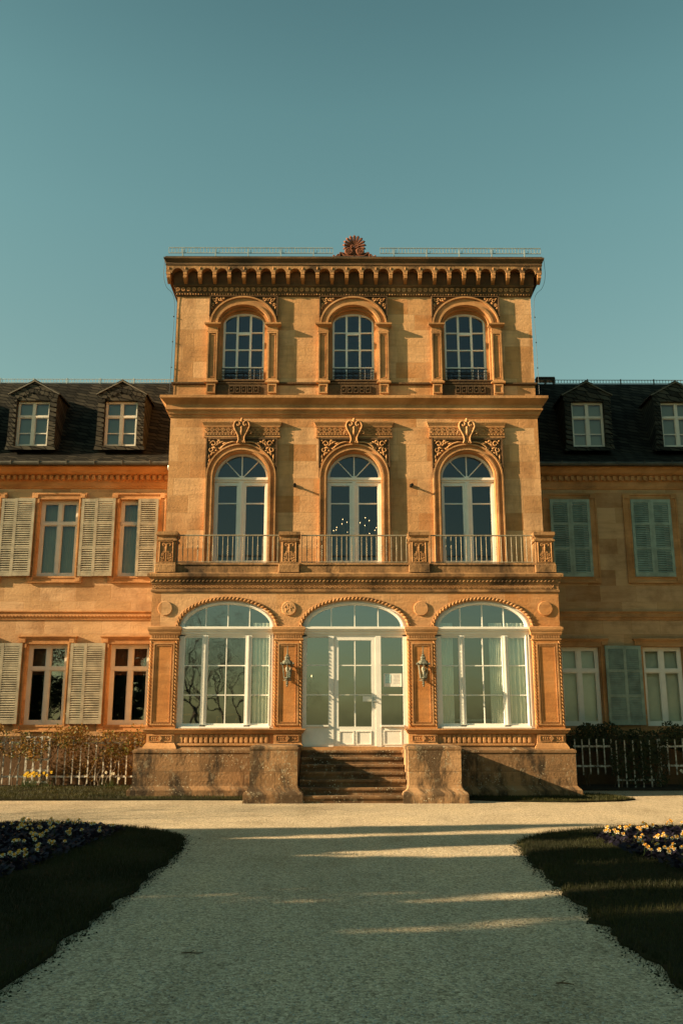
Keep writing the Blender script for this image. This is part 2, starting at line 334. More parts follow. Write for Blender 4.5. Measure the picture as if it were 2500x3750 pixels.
    def archwall(s, x0, x1, z0, z1, yf, yb, ops):
        # front face with arched openings and their reveals; ops = (xc, hw, zb, zs, rise)
        xs = x0
        F = lambda a, b, c, d: s.quad(*[(x, yf, z) for x, z in (a, b, c, d)])
        for xc, hw, zb, zs, rise in ops:
            F((xs, z0), (xc - hw, z0), (xc - hw, z1), (xs, z1))
            o = outline(xc, hw, zb, zs, rise)
            if zb > z0 + 1e-6: F((xc - hw, z0), (xc + hw, z0), (xc + hw, zb), (xc - hw, zb))
            arc = o[1:-1]
            for a, b in zip(arc[:-1], arc[1:]): F(a, b, (b[0], z1), (a[0], z1))
            oo = o + ([o[0]] if zb > z0 + 1e-6 else [])
            for a, b in zip(oo[:-1], oo[1:]): s.quad((a[0], yf, a[1]), (b[0], yf, b[1]), (b[0], yb, b[1]), (a[0], yb, a[1]))
            xs = xc + hw
        F((xs, z0), (x1, z0), (x1, z1), (xs, z1))
    def build(s, name, mat, parent=None, smooth=False, recalc=True):
        off = OFF.get(parent, Vector((0, 0, 0))) if parent is not None else Vector((0, 0, 0))
        me = bpy.data.meshes.new(name)
        vs = s.v if off.length == 0 else [(x - off[0], y - off[1], z - off[2]) for x, y, z in s.v]
        me.from_pydata(vs, [], s.f); me.validate()
        if recalc and len(s.f) < 60000:
            bm = bmesh.new(); bm.from_mesh(me); bmesh.ops.recalc_face_normals(bm, faces=bm.faces); bm.to_mesh(me); bm.free()
        if smooth:
            me.polygons.foreach_set('use_smooth', [True] * len(me.polygons))
        me.materials.append(M[mat] if isinstance(mat, str) else mat)
        o = bpy.data.objects.new(name, me); COL.objects.link(o)
        if parent is not None: o.parent = parent
        OFF[o] = off
        return o
def outline(xc, hw, zb, zs, rise, n=24):
    pts = [(xc - hw, zb)]
    for i in range(n + 1):
        t = PI - PI * i / n
        pts.append((xc + hw * math.cos(t), zs + rise * math.sin(t)))
    pts.append((xc + hw, zb)); return pts
def tag(o, label, cat, group=None, kind=None):
    o['label'] = label; o['category'] = cat
    if group: o['group'] = group
    if kind: o['kind'] = kind
    return o
def thing(name, label, cat, loc, group=None):
    o = bpy.data.objects.new(name, None); o.empty_display_size = .2; COL.objects.link(o); o.location = loc
    OFF[o] = Vector(loc); return tag(o, label, cat, group)
def structure(o): o['kind'] = 'structure'; return o
def copy_tree(o, loc=None, rot=None, parent=None, label=None, scale=None):
    c = o.copy(); COL.objects.link(c)
    if parent is not None: c.parent = parent
    if loc is not None: c.location = loc
    if rot is not None: c.rotation_euler = rot
    if scale is not None: c.scale = scale
    if label: c['label'] = label
    for ch in list(o.children): copy_tree(ch, parent=c)
    return c
def spiral(cx, cz, r0, turns, start, d=1, n=16, shrink=.15):
    return [(cx + r0 * (1 - (1 - shrink) * i / n) * math.cos(start + d * 2 * PI * turns * i / n), cz + r0 * (1 - (1 - shrink) * i / n) * math.sin(start + d * 2 * PI * turns * i / n)) for i in range(n + 1)]
def tx(b, pts, y, r, n=5): b.tube([(x, y, z) for x, z in pts], r, n)
def catmull(pts, k=5):
    out = []; P = [pts[0]] + list(pts) + [pts[-1]]
    for i in range(1, len(P) - 2):
        a, b, c, d = [Vector(p) for p in P[i - 1:i + 3]]
        for j in range(k):
            t = j / k
            out.append(.5 * ((2 * b) + (c - a) * t + (2 * a - 5 * b + 4 * c - d) * t * t + (3 * b - a - 3 * c + d) * t ** 3))
    out.append(Vector(P[-2])); return out
def rope(b, pts, y, r, step=.085):   # twisted stone rope along a polyline in xz
    L = [0]
    for a, c in zip(pts[:-1], pts[1:]): L.append(L[-1] + math.hypot(c[0] - a[0], c[1] - a[1]))
    n = max(2, int(L[-1] / step)); j = 0
    for i in range(n):
        d = (i + .5) * L[-1] / n
        while j < len(L) - 2 and L[j + 1] < d: j += 1
        t = (d - L[j]) / max(1e-6, L[j + 1] - L[j]); a, c = pts[j], pts[j + 1]
        an = math.atan2(c[1] - a[1], c[0] - a[0])
        rot = Matrix.Rotation(-(an + .6), 3, 'Y')
        b.ball((a[0] + (c[0] - a[0]) * t, y, a[1] + (c[1] - a[1]) * t), step * .72, r, r * .8, 6, 4, rot)

# ------------------------------------------------------------------ central pavilion
PX0, PX1 = -4.58, 4.655
pav = thing('palace_pavilion', 'tall three-storey sandstone pavilion with arched windows, balcony and front steps', 'building', (0, 4, GZ))

# --- plinth
b = MB()
pl = [(.09, GZ), (.09, .27), (.02, .34), (0., .36), (0., 1.03), (.02, 1.05), (.02, 1.10), (-.04, 1.13), (-.10, 1.16)]
for xa, xb in ((-4.79, -1.17), (1.05, 4.80)):
    b = MB(); b.cornice(xa, xb, -.16, pl, 1.1, caps=True); b.build('plinth', 'plinth', pav)
# --- pedestal zone between the plinth and the window sills
for xa, xb in ((-4.56, -1.16), (1.19, 4.64)):
    b = MB(); b.box(xa, xb, .0, .5, 1.1, 1.45); b.build('pedestal_wall', 'trim', pav)
PILX = [(-4.56, -3.93), (-1.78, -1.155), (1.20, 1.83), (4.00, 4.635)]
for xa, xb in ((-4.57, -1.155), (1.195, 4.645)):
    b = MB(); b.cornice(xa, xb, -.04, [(.0, 1.445), (.03, 1.46), (.05, 1.50), (.05, 1.52), (.085, 1.53), (.085, 1.56)], .20); b.build('sill_course', 'trim', pav)
for (xa, xb) in PILX:
    ped = MB(); ped.cornice(xa + .01, xb - .01, -.06, [(.07, 1.10), (.07, 1.14), (.04, 1.20), (.01, 1.24), (0, 1.26), (0, 1.444)], .001)
    po = ped.build('pedestal', 'trim', pav)
    c = (xa + xb) / 2; hw = (xb - xa) / 2 - .06
    d = MB()
    A = [(c - hw, 1.28), (c + hw, 1.28), (c + hw, 1.42), (c - hw, 1.42)]; B = [(c - hw + .018, 1.298), (c + hw - .018, 1.298), (c + hw - .018, 1.402), (c - hw + .018, 1.402)]
    d.ring(A, B, -.078, -.058, True)
    d.prism([(c - .05, 1.35), (c, 1.29), (c + .05, 1.35), (c, 1.41)], -.095, -.058)
    for sg in (-1, 1):
        for k in range(3): tx(d, [(c + sg * (.075 + .045 * k), 1.32), (c + sg * (.10 + .045 * k), 1.35), (c + sg * (.075 + .045 * k), 1.38)], -.066, .009, 4)
    d.build('pedestal_carving', 'trim', po)
for xc in (-2.855, 2.915):     # blind balustrades under the side windows
    b = MB()
    for k in range(9):
        x = xc - .88 + k * .22
        for dx in (-.055, .055): b.rbox(x + dx - .035, x + dx + .035, -.035, .001, 1.26, 1.44, .012)
        for dz in (.0, .09): b.ball((x, -.012, 1.305 + dz), .03, .02, .04, 6, 4)
    b.box(xc - 1.03, xc + 1.03, -.05, .001, 1.20, 1.245)
    b.build('blind_balustrade', 'trim', pav)

# --- ground storey wall
OPG = [(-2.855, 1.075, 1.56, 3.80, .60), (.02, 1.175, 1.17, 3.80, .60), (2.915, 1.085, 1.56, 3.80, .60)]
b = MB()
b.archwall(PX0, PX1, 1.45, 4.60, 0., .32, [OPG[0]] + [(.02, 1.175, 1.45, 3.80, .60)] + [OPG[2]])
b.quad((PX0, 0, 1.1), (PX0, 1.2, 1.1), (PX0, 1.2, 4.6), (PX0, 0, 4.6)); b.quad((PX1, 0, 1.1), (PX1, 1.2, 1.1), (PX1, 1.2, 4.6), (PX1, 0, 4.6))
b.quad((PX0, 1.2, GZ), (PX0, 3.6, GZ), (PX0, 3.6, 5.0), (PX0, 1.2, 5.0)); b.quad((PX1, 1.2, GZ), (PX1, 3.6, GZ), (PX1, 3.6, 5.0), (PX1, 1.2, 5.0))
b.build('ground_storey_wall', 'lower', pav, recalc=False)
# rope mouldings round the arches
for xc, hw, zb, zs, rise in OPG:
    b = MB(); rope(b, outline(xc, hw + .035, 3.80, 3.80, rise + .035, 40), -.012, .036, .085)
    o2 = outline(xc, hw + .085, 3.80, 3.80, rise + .08, 40); o1 = outline(xc, hw + .07, 3.80, 3.80, rise + .065, 40)
    b.ring(o2, o1, -.02, .0)
    b.build('rope_arch', 'trim', pav, smooth=True)
# pilasters
for (xa, xb) in PILX:
    b = MB(); b.box(xa, xb, -.06, .0, 1.56, 3.50)
    p = b.build('pilaster', 'orange', pav)
    c = (xa + xb) / 2; hw = (xb - xa) / 2
    d = MB()
    def rect(h, z0, z1): return [(c - h, z0), (c + h, z0), (c + h, z1), (c - h, z1)]
    d.ring(rect(hw - .075, 1.63, 3.43), rect(hw - .11, 1.665, 3.395), -.082, -.058, True)
    d.ring(rect(hw - .135, 1.69, 3.37), rect(hw - .15, 1.705, 3.355), -.074, -.058, True)
    d.build('pilaster_panel', 'trim', p)
    for x in (xa + .028, xb - .028): d = MB(); rope(d, [(x, 1.60), (x, 3.47)], -.062, .024, .075); d.build('pilaster_rope', 'trim', p, smooth=True)
    d = MB()
    d.cornice(xa, xb, -.06, [(0, 3.485), (.02, 3.50), (.02, 3.52), (.0, 3.535), (.0, 3.60), (.02, 3.61), (.035, 3.65), (.035, 3.67), (.05, 3.70), (.06, 3.73), (.06, 3.78), (.0, 3.80)], .2)
    for k in range(11): x = xa + .035 + k * (xb - xa - .07) / 10; d.box(x - .014, x + .014, -.078, -.059, 3.54, 3.598)
    d.build('pilaster_capital', 'trim', p)
# round plaques in the spandrels
for i, x in enumerate((-4.27, -1.47, 1.52, 4.34)):
    b = MB(); b.disc(x, 4.21, .165, -.032, .0)
    if i == 1:
        for k in range(14):
            a = random.random() * 6.3; r = .1 * math.sqrt(random.random())
            b.ball((x + r * math.cos(a), -.034, 4.21 + r * math.sin(a)), .03, .010, .018, 5, 4, Matrix.Rotation(a * 2, 3, 'Y'))
    b.build('round_plaque', 'lower', pav)
# --- ground windows
def glaze(name_mat, parent, outl, y):
    g = MB(); n = len(outl)
    g.add([(x, y, z) for x, z in outl], [tuple(range(n))])
    return g.build('pane', name_mat, parent, recalc=False)
def ground_window(xc, off):
    b = MB(); hw = 1.085
    X = lambda v: v + off
    b.box(xc - hw + .004, xc - .945, .14, .26, 1.565, 3.62); b.box(xc + .945, xc + hw - .004, .14, .26, 1.565, 3.62)
    for dx in (.955, 1.01): b.box(xc + dx, xc + dx + .02, .10, .14, 1.62, 3.62)
    b.ring(outline(xc, hw, 3.70, 3.80, .605), outline(xc, .965, 3.70, 3.81, .50), .14, .26)
    b.ring(outline(xc, 1.03, 3.70, 3.80, .555), outline(xc, 1.0, 3.70, 3.80, .53), .11, .14)
    b.box(xc - hw + .006, xc + hw - .006, .08, .27, 3.70, 3.80); b.box(xc - hw + .006, xc + hw - .006, .11, .27, 3.64, 3.70)
    b.box(xc - hw + .006, xc + hw - .006, .05, .08, 3.745, 3.785); b.box(xc - hw + .006, xc + hw - .006, .14, .268, 3.59, 3.64)
    b.box(xc - hw + .006, xc + hw - .006, .13, .265, 1.565, 1.63); b.rbox(xc - 1.0, xc + 1.0, .02, .14, 1.563, 1.60, .01)
    for x0, x1 in ((-3.415, -3.28), (-2.44, -2.30)): b.box(X(x0), X(x1), .13, .262, 1.6, 3.62)
    b.box(X(-3.36), X(-3.335), .11, .13, 1.65, 3.6); b.box(X(-2.385), X(-2.36), .11, .13, 1.65, 3.6)
    b.box(X(-2.88), X(-2.858), .17, .21, 1.63, 3.6)
    for z in (2.285, 2.935):
        for x0, x1 in ((-3.80, -3.41), (-3.285, -2.435), (-2.305, -1.90)): b.box(X(x0), X(x1), .172, .212, z - .012, z + .012)
    for x0, x1 in ((-3.80, -3.41), (-3.285, -2.435), (-2.305, -1.90)):   # sash rails
        b.box(X(x0), X(x1), .16, .22, 1.628, 1.668); b.box(X(x0), X(x1), .16, .22, 3.555, 3.592)
    for dx in (-.5, 0, .49): 
        t = math.sqrt(max(0, 1 - (dx / .965) ** 2)); b.box(xc + dx - .011, xc + dx + .011, .175, .215, 3.79, 3.81 + .50 * t)
    b.shift(-.07); w = b.build('window', 'white', pav)
    glaze('glass', w, outline(xc, 1.0, 1.6, 3.80, .53), .125)
    return w
ground_window(-2.855, 0.); ground_window(2.915, 5.77)
# --- entrance doors
b = MB(); xc = .02
b.box(-1.151, -1.06, .14, .26, 1.17, 3.62); b.box(1.10, 1.191, .14, .26, 1.17, 3.62)
b.ring(outline(xc, 1.171, 3.70, 3.80, .60), outline(xc, 1.05, 3.70, 3.81, .49), .14, .26)
b.ring(outline(xc, 1.11, 3.70, 3.80, .55), outline(xc, 1.085, 3.70, 3.80, .53), .11, .14)
b.box(-1.149, 1.189, .08, .27, 3.70, 3.80); b.box(-1.149, 1.189, .11, .27, 3.64, 3.70); b.box(-1.149, 1.189, .05, .08, 3.745, 3.785); b.box(-1.149, 1.189, .14, .268, 3.585, 3.64)
b.box(-.57, -.45, .135, .262, 1.17, 3.6); b.box(.49, .605, .135, .262, 1.17, 3.6)
for x0, x1 in ((-1.065, -.565), (.60, 1.105)):
    b.box(x0, x1, .15, .255, 1.17, 1.625); b.box(x0, x1, .10, .16, 1.60, 1.635)
    b.ring([(x0 + .05, 1.21), (x1 - .05, 1.21), (x1 - .05, 1.53), (x0 + .05, 1.53)], [(x0 + .075, 1.235), (x1 - .075, 1.235), (x1 - .075, 1.505), (x0 + .075, 1.505)], .138, .151, True)
    for z in (2.29, 2.945): b.box(x0, x1, .172, .212, z - .012, z + .012)
    b.box(x0, x1, .16, .22, 3.56, 3.586)
for dx in (-.53, 0, .53):
    t = math.sqrt(1 - (dx / 1.05) ** 2); b.box(xc + dx - .011, xc + dx + .011, .175, .215, 3.79, 3.81 + .49 * t)
b.shift(-.07); ent = b.build('entrance_screen', 'white', pav)
glaze('glassdoor', ent, outline(xc, 1.10, 3.75, 3.80, .52), .125)
glaze('glassdoor', ent, [(-1.07, 1.62), (-.56, 1.62), (-.56, 3.6), (-1.07, 3.6)], .125); glaze('glassdoor', ent, [(.60, 1.62), (1.11, 1.62), (1.11, 3.6), (.60, 3.6)], .125)
b = MB()
b.box(-.447, -.345, .15, .25, 1.175, 3.582); b.box(.39, .487, .15, .25, 1.175, 3.582); b.box(-.345, .39, .15, .25, 3.50, 3.582); b.box(-.345, .39, .152, .25, 1.175, 1.60)
b.box(.008, .034, .165, .215, 1.6, 3.5)
for z in (2.29, 2.94): b.box(-.345, .39, .167, .217, z - .012, z + .012)
for x0, x1 in ((-.335, .0), (.045, .385)): b.ring([(x0, 1.21), (x1, 1.21), (x1, 1.51), (x0, 1.51)], [(x0 + .022, 1.232), (x1 - .022, 1.232), (x1 - .022, 1.488), (x0 + .022, 1.488)], .138, .153, True)
b.shift(-.07); door = b.build('door', 'white', pav)
glaze('glassdoor', door, [(-.35, 1.59), (.395, 1.59), (.395, 3.51), (-.35, 3.51)], .125)
b = MB(); b.box(.415, .455, .138, .151, 2.0, 2.24); b.tube([(.435, .14, 2.15), (.435, .09, 2.15), (.50, .085, 2.15), (.55, .085, 2.14)], .011, 6); b.shift(-.07); b.build('handle', 'zinc', door)
b = MB(); b.box(-1.15, 1.19, -.02, .30, 1.10, 1.165); b.box(-.47, .50, -.005, .2, 1.166, 1.18); b.build('threshold', 'trim', pav)

# --- front steps and their cheek blocks
b = MB()
for i in range(7):
    z = GZ + (1.10 - GZ) / 7 * (i + 1); y = -1.66 + .27 * i
    b.box(-1.155, 1.045, y + .03, y + .36, z - .145 if i else GZ - .05, z - .05)
    b.rbox(-1.157, 1.043, y, y + .36, z - .05, z, .012)
b.build('front_steps', 'step', pav)
for xa, xb in ((-2.13, -1.175), (1.06, 2.12)):
    b = MB(); b.cornice(xa, xb, -1.60, [(.12, GZ - .02), (.12, .29), (.10, .33), (.05, .36), (.015, .41), (0., .46), (0., 1.13), (.015, 1.16), (.015, 1.20), (-.02, 1.225), (-.08, 1.235)], -.10)
    b.build('stair_cheek', 'cheek', pav)

# --- balcony
b = MB()
b.cornice(PX0, PX1, 0., [(0, 4.575), (.03, 4.59), (.03, 4.63), (.012, 4.645), (.012, 4.75), (.03, 4.76), (.03, 4.795), (.045, 4.80), (.05, 4.88), (.09, 4.915), (.11, 4.925), (.115, 4.99), (.10, 5.0), (.03, 5.03)], 1.6)
bal = b.build('balcony_cornice', 'slab', pav)
b = MB()
for k in range(78):
    x = PX0 + .06 + k * .117
    b.ring([(x - .05, 4.70), (x, 4.655), (x + .05, 4.70), (x, 4.742)], [(x - .022, 4.70), (x, 4.678), (x + .022, 4.70), (x, 4.72)], -.032, -.011, True)
    b.box(x + .052, x + .066, -.026, -.011, 4.655, 4.742)
b.build('diamond_frieze', 'trim', bal)
b = MB()
for k in range(104):
    x = PX0 + .02 + k * .0885
    b.ball((x, -.052, 4.84), .055, .018, .018, 6, 4, Matrix.Rotation(-.6, 3, 'Y'))
b.build('wave_frieze', 'slab', bal, smooth=True)
for xa, xb in ((-4.10, -1.70), (-1.24, 1.27), (1.74, 4.16)):
    b = MB(); b.rbox(xa, xb, -.02, .20, 5.031, 5.205, .015); b.rbox(xa, xb, -.04, .22, 5.206, 5.25, .01); b.build('balcony_curb', 'slab', pav)
    b = MB(); y = .05
    b.tube([(xa + .03, y, 5.91), (xb - .03, y, 5.91)], .017, 6); b.tube([(xa + .03, y, 5.285), (xb - .03, y, 5.285)], .013, 6)
    n = round((xb - xa - .1) / .117)
    for k in range(n + 1):
        x = xa + .05 + k * (xb - xa - .1) / n
        b.tube([(x, y, 5.25 if k % 4 == 2 else 5.285), (x, y, 5.91)], .0075, 5)
        if k % 3 == 1:
            for j in range(9): b.ball((x + .006 * (-1) ** j, y, 5.45 + j * .027), .014, .014, .018, 5, 3)
    b.build('balcony_railing', 'rail', pav)
for i, xc in enumerate((-4.29, -1.475, 1.505, 4.395)):
    b = MB()
    b.rbox(xc - .245, xc + .235, -.085, .38, 5.032, 5.215, .012); b.box(xc - .225, xc + .215, -.065, .36, 5.216, 5.26)
    b.box(xc - .21, xc + .20, -.04, .35, 5.261, 5.765)
    b.cornice(xc - .21, xc + .20, -.04, [(0, 5.75), (.03, 5.765), (.03, 5.80), (.0, 5.81), (.0, 5.855), (.025, 5.88), (.04, 5.90), (.04, 5.975), (.0, 5.985)], .35)
    p = b.build('balcony_pier', 'slab', pav)
    d = MB(); y = -.045; xc -= .005
    d.tube([(xc - .155, y, 5.275), (xc + .155, y, 5.275), (xc + .155, y, 5.74), (xc - .155, y, 5.74), (xc - .155, y, 5.275)], .016, 5)
    d.tube([(xc, y, 5.29), (xc, y, 5.52), (xc, y - .01, 5.60), (xc, y - .012, 5.70)], [.012, .012, .022, .008], 6)
    for sg in (-1, 1):
        for (cx, cz, r, st, dd) in ((.065, 5.67, .042, PI, -1), (.075, 5.43, .042, PI * .8, -1), (.085, 5.315, .035, PI * .8, -1), (.04, 5.50, .03, -PI / 2, 1)):
            pts = [(xc + sg * (px), pz) for px, pz in spiral(cx, cz, r, 1.25, st, dd, 12)]
            tx(d, pts, y, .010, 5)
        tx(d, [(xc, 5.30), (xc + sg * .05, 5.37), (xc + sg * .04, 5.44), (xc + sg * .11, 5.47)], y, .010, 5)
        for kk in range(3): d.ball((xc + sg * (.05 + .03 * kk), y, 5.345 + .012 * kk), .016, .014, .03, 6, 4, Matrix.Rotation(sg * .7, 3, 'Y'))
    d.build('scroll_carving', 'trim', p)

# --- middle storey
UY = 1.15
MX0, MX1 = -4.565, 4.655
WM = (-2.76, .04, 2.855)
b = MB()
b.archwall(MX0, MX1, 5.0, 9.18, UY, UY + .32, [(x, .70, 5.12, 7.60, .69) for x in WM])
b.quad((MX0, UY, 5.0), (MX0, 9, 5.0), (MX0, 9, 9.2), (MX0, UY, 9.2)); b.quad((MX1, UY, 5.0), (MX1, 9, 5.0), (MX1, 9, 9.2), (MX1, UY, 9.2))
b.build('middle_storey_wall', 'wall', pav, recalc=False)
for i, xc in enumerate(WM):
    b = MB()
    O = lambda h: outline(xc, h, 5.1, 7.60, h, 28)
    b.ring(O(.865), O(.83), 1.055, UY); b.ring(O(.83), O(.737), 1.115, UY); b.ring(O(.737), O(.70), 1.06, UY + .02)
    b.ring(O(.70), O(.67), 1.10, UY + .3)
    sur = b.build('window_surround', 'trim', pav)
    # spandrel panel with carved leaves
    d = MB(); d.archwall(xc - .875, xc + .875, 7.60, 8.62, 1.10, UY, [(xc, .86, 7.60, 7.60, .86)])
    d.quad((xc - .875, 1.10, 7.6), (xc - .875, UY, 7.6), (xc - .875, UY, 8.62), (xc - .875, 1.10, 8.62)); d.quad((xc + .875, 1.10, 7.6), (xc + .875, UY, 7.6), (xc + .875, UY, 8.62), (xc + .875, 1.10, 8.62))
    d.box(xc - .885, xc - .855, 1.06, 1.105, 7.85, 8.62); d.box(xc + .855, xc + .885, 1.06, 1.105, 7.85, 8.62); d.box(xc - .855, xc + .855, 1.065, 1.105, 8.57, 8.62)
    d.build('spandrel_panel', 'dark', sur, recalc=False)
    y = 1.085
    for sg in (-1, 1):
        d = MB()
        for (cx, cz, r, st) in ((.70, 8.46, .075, 0.), (.61, 8.36, .0, 0), (.76, 8.30, .065, 2.), (.57, 8.50, .055, 1.)):
            if r: tx(d, [(xc + sg * px, pz) for px, pz in spiral(cx, cz, r, .95, st, 1, 12, .45)], y, .020, 5)
        for (cx, cz, a, l) in ((.60, 8.44, .7, .09), (.66, 8.35, -.4, .09), (.73, 8.20, 1.2, .09), (.80, 8.12, 1.5, .10), (.79, 8.02, 1.35, .09), (.50, 8.50, .3, .10), (.42, 8.47, .2, .09), (.56, 8.54, .9, .06), (.68, 8.22, .5, .07), (.82, 7.93, 1.5, .07), (.80, 8.54, -.7, .05), (.62, 8.28, -.2, .06)):
            d.ball((xc + sg * cx, y + .005, cz), l * .75, .028, .026, 7, 4, Matrix.Rotation(-sg * -a if sg > 0 else -a, 3, 'Y'))
        tx(d, [(xc + sg * px, pz) for px, pz in ((.09, 8.50), (.24, 8.50), (.36, 8.46), (.45, 8.40), (.52, 8.33))], y - .01, .022, 6)
        tx(d, [(xc + sg * px, pz) for px, pz in spiral(.50, 8.35, .05, 1., 0., -1, 10)], y - .01, .016, 5)
        d.build('leaf_carving', 'trim', sur, smooth=True)
    # hood: frieze with diamonds, dentils and a small cornice
    d = MB()
    d.cornice(xc - .945, xc + .945, 1.095, [(0, 8.625), (.008, 8.63), (.008, 8.66), (-.005, 8.67), (-.005, 8.905), (.01, 8.91), (.01, 8.93), (.02, 8.95), (.04, 8.99), (.05, 9.01), (.05, 9.045), (.0, 9.055)], UY)
    for k in range(26):
        x = xc - .92 + k * .0736; d.box(x - .022, x + .022, 1.072, 1.101, 8.685, 8.725)
    for k in range(14):
        x = xc - .875 + k * .1346
        d.ring([(x - .062, 8.82), (x, 8.758), (x + .062, 8.82), (x, 8.882)], [(x - .04, 8.82), (x, 8.78), (x + .04, 8.82), (x, 8.86)], 1.075, 1.101, True)
        d.ball((x, 1.09, 8.82), .02, .02, .02, 6, 4)
    d.box(xc - .945, xc + .945, 1.078, 1.101, 8.888, 8.90); d.box(xc - .945, xc + .945, 1.078, 1.101, 8.738, 8.752)
    d.build('window_hood', 'trim', sur)
    # lyre-shaped keystone
    d = MB(); y = 1.02
    d.prism([(xc - .08, 8.46), (xc + .08, 8.46), (xc + .06, 8.62), (xc + .17, 8.84), (xc + .17, 8.98), (xc + .08, 9.05), (xc, 9.075), (xc - .08, 9.05), (xc - .17, 8.98), (xc - .17, 8.84), (xc - .06, 8.62)], 1.035, 1.11)
    for sg in (-1, 1):
        pts = catmull([(xc + sg * px, y, pz) for px, pz in ((.10, 8.46), (.07, 8.55), (.09, 8.66), (.16, 8.80), (.195, 8.92), (.15, 9.02), (.07, 9.02), (.045, 8.95), (.09, 8.91), (.115, 8.95))], 4)
        d.tube(pts, .024, 6)
        tx(d, [(xc + sg * px, pz) for px, pz in spiral(.05, 8.49, .035, 1., 0, 1, 10)], y, .014, 5)
        tx(d, [(xc + sg * px, pz) for px, pz in ((.14, 8.74), (.19, 8.79), (.24, 8.76), (.25, 8.72), (.215, 8.71))], y + .01, .018, 5)
    d.tube([(xc, y, 8.66), (xc, y - .01, 8.76), (xc, y, 8.83), (xc, y - .01, 8.87), (xc, y, 8.90)], [.02, .035, .02, .035, .01], 7)
    d.ball((xc, y, 9.07), .035, .03, .05, 6, 5)
    d.build('lyre_keystone', 'trim', sur, smooth=True)
    # french window
    b = MB(); Y0, Y1 = UY + .17, UY + .28; yg = UY + .225
    b.box(xc - .668, xc - .60, Y0, Y1, 5.40, 7.52); b.box(xc + .60, xc + .668, Y0, Y1, 5.40, 7.52)
    b.ring(outline(xc, .669, 7.6, 7.60, .666, 28), outline(xc, .61, 7.6, 7.62, .60, 28), Y0, Y1)
    b.box(xc - .668, xc + .668, Y0 - .05, Y1 + .01, 7.58, 7.64); b.box(xc - .668, xc + .668, Y0 - .02, Y1 + .008, 7.53, 7.58)
    b.box(xc - .05, xc + .05, Y0 - .02, Y1 - .01, 5.42, 7.53); b.box(xc - .014, xc + .014, Y0 - .045, Y0 - .02, 5.44, 7.5)
    for sg in (-1, 1):
        x0, x1 = sorted((xc + sg * .05, xc + sg * .60))
        xi0, xi1 = sorted((xc + sg * .115, xc + sg * .575))
        b.box(x0, xi0, Y0 + .01, Y1 - .01, 5.42, 7.53); b.box(xi1, x1, Y0 + .01, Y1 - .01, 5.42, 7.53)
        b.box(xi0, xi1, Y0 + .012, Y1 - .012, 5.42, 5.55); b.box(xi0, xi1, Y0 + .012, Y1 - .012, 7.44, 7.53); b.box(xi0, xi1, yg - .02, yg + .02, 6.975, 7.005)
        b.tube([(xc + sg * .60 * math.cos(R(48)), yg - .01, 7.62 + .60 * math.sin(R(48))), (xc + sg * .03, yg - .01, 7.66)], .014, 5)
    b.box(xc - .014, xc + .014, yg - .02, yg + .02, 7.64, 8.22); b.ball((xc, yg - .02, 7.66), .05, .03, .05, 8, 5)
    b.box(xc - .668, xc + .668, Y0 - .04, Y1, 5.12, 5.42)
    w = b.build('french_window', 'white', pav)
    glaze('glassup', w, outline(xc, .63, 5.5, 7.61, .62), yg)
b = MB()
b.cornice(MX0, MX1, UY, [(0, 9.15), (.025, 9.18), (.03, 9.22), (.06, 9.24), (.075, 9.30), (.105, 9.34), (.12, 9.345), (.12, 9.385), (.105, 9.39), (.105, 9.47), (.13, 9.50), (.19, 9.56), (.235, 9.60), (.245, 9.61), (.245, 9.68), (.05, 9.72), (.0, 9.73)], 8.9)
b.build('middle_cornice', 'trim', pav)

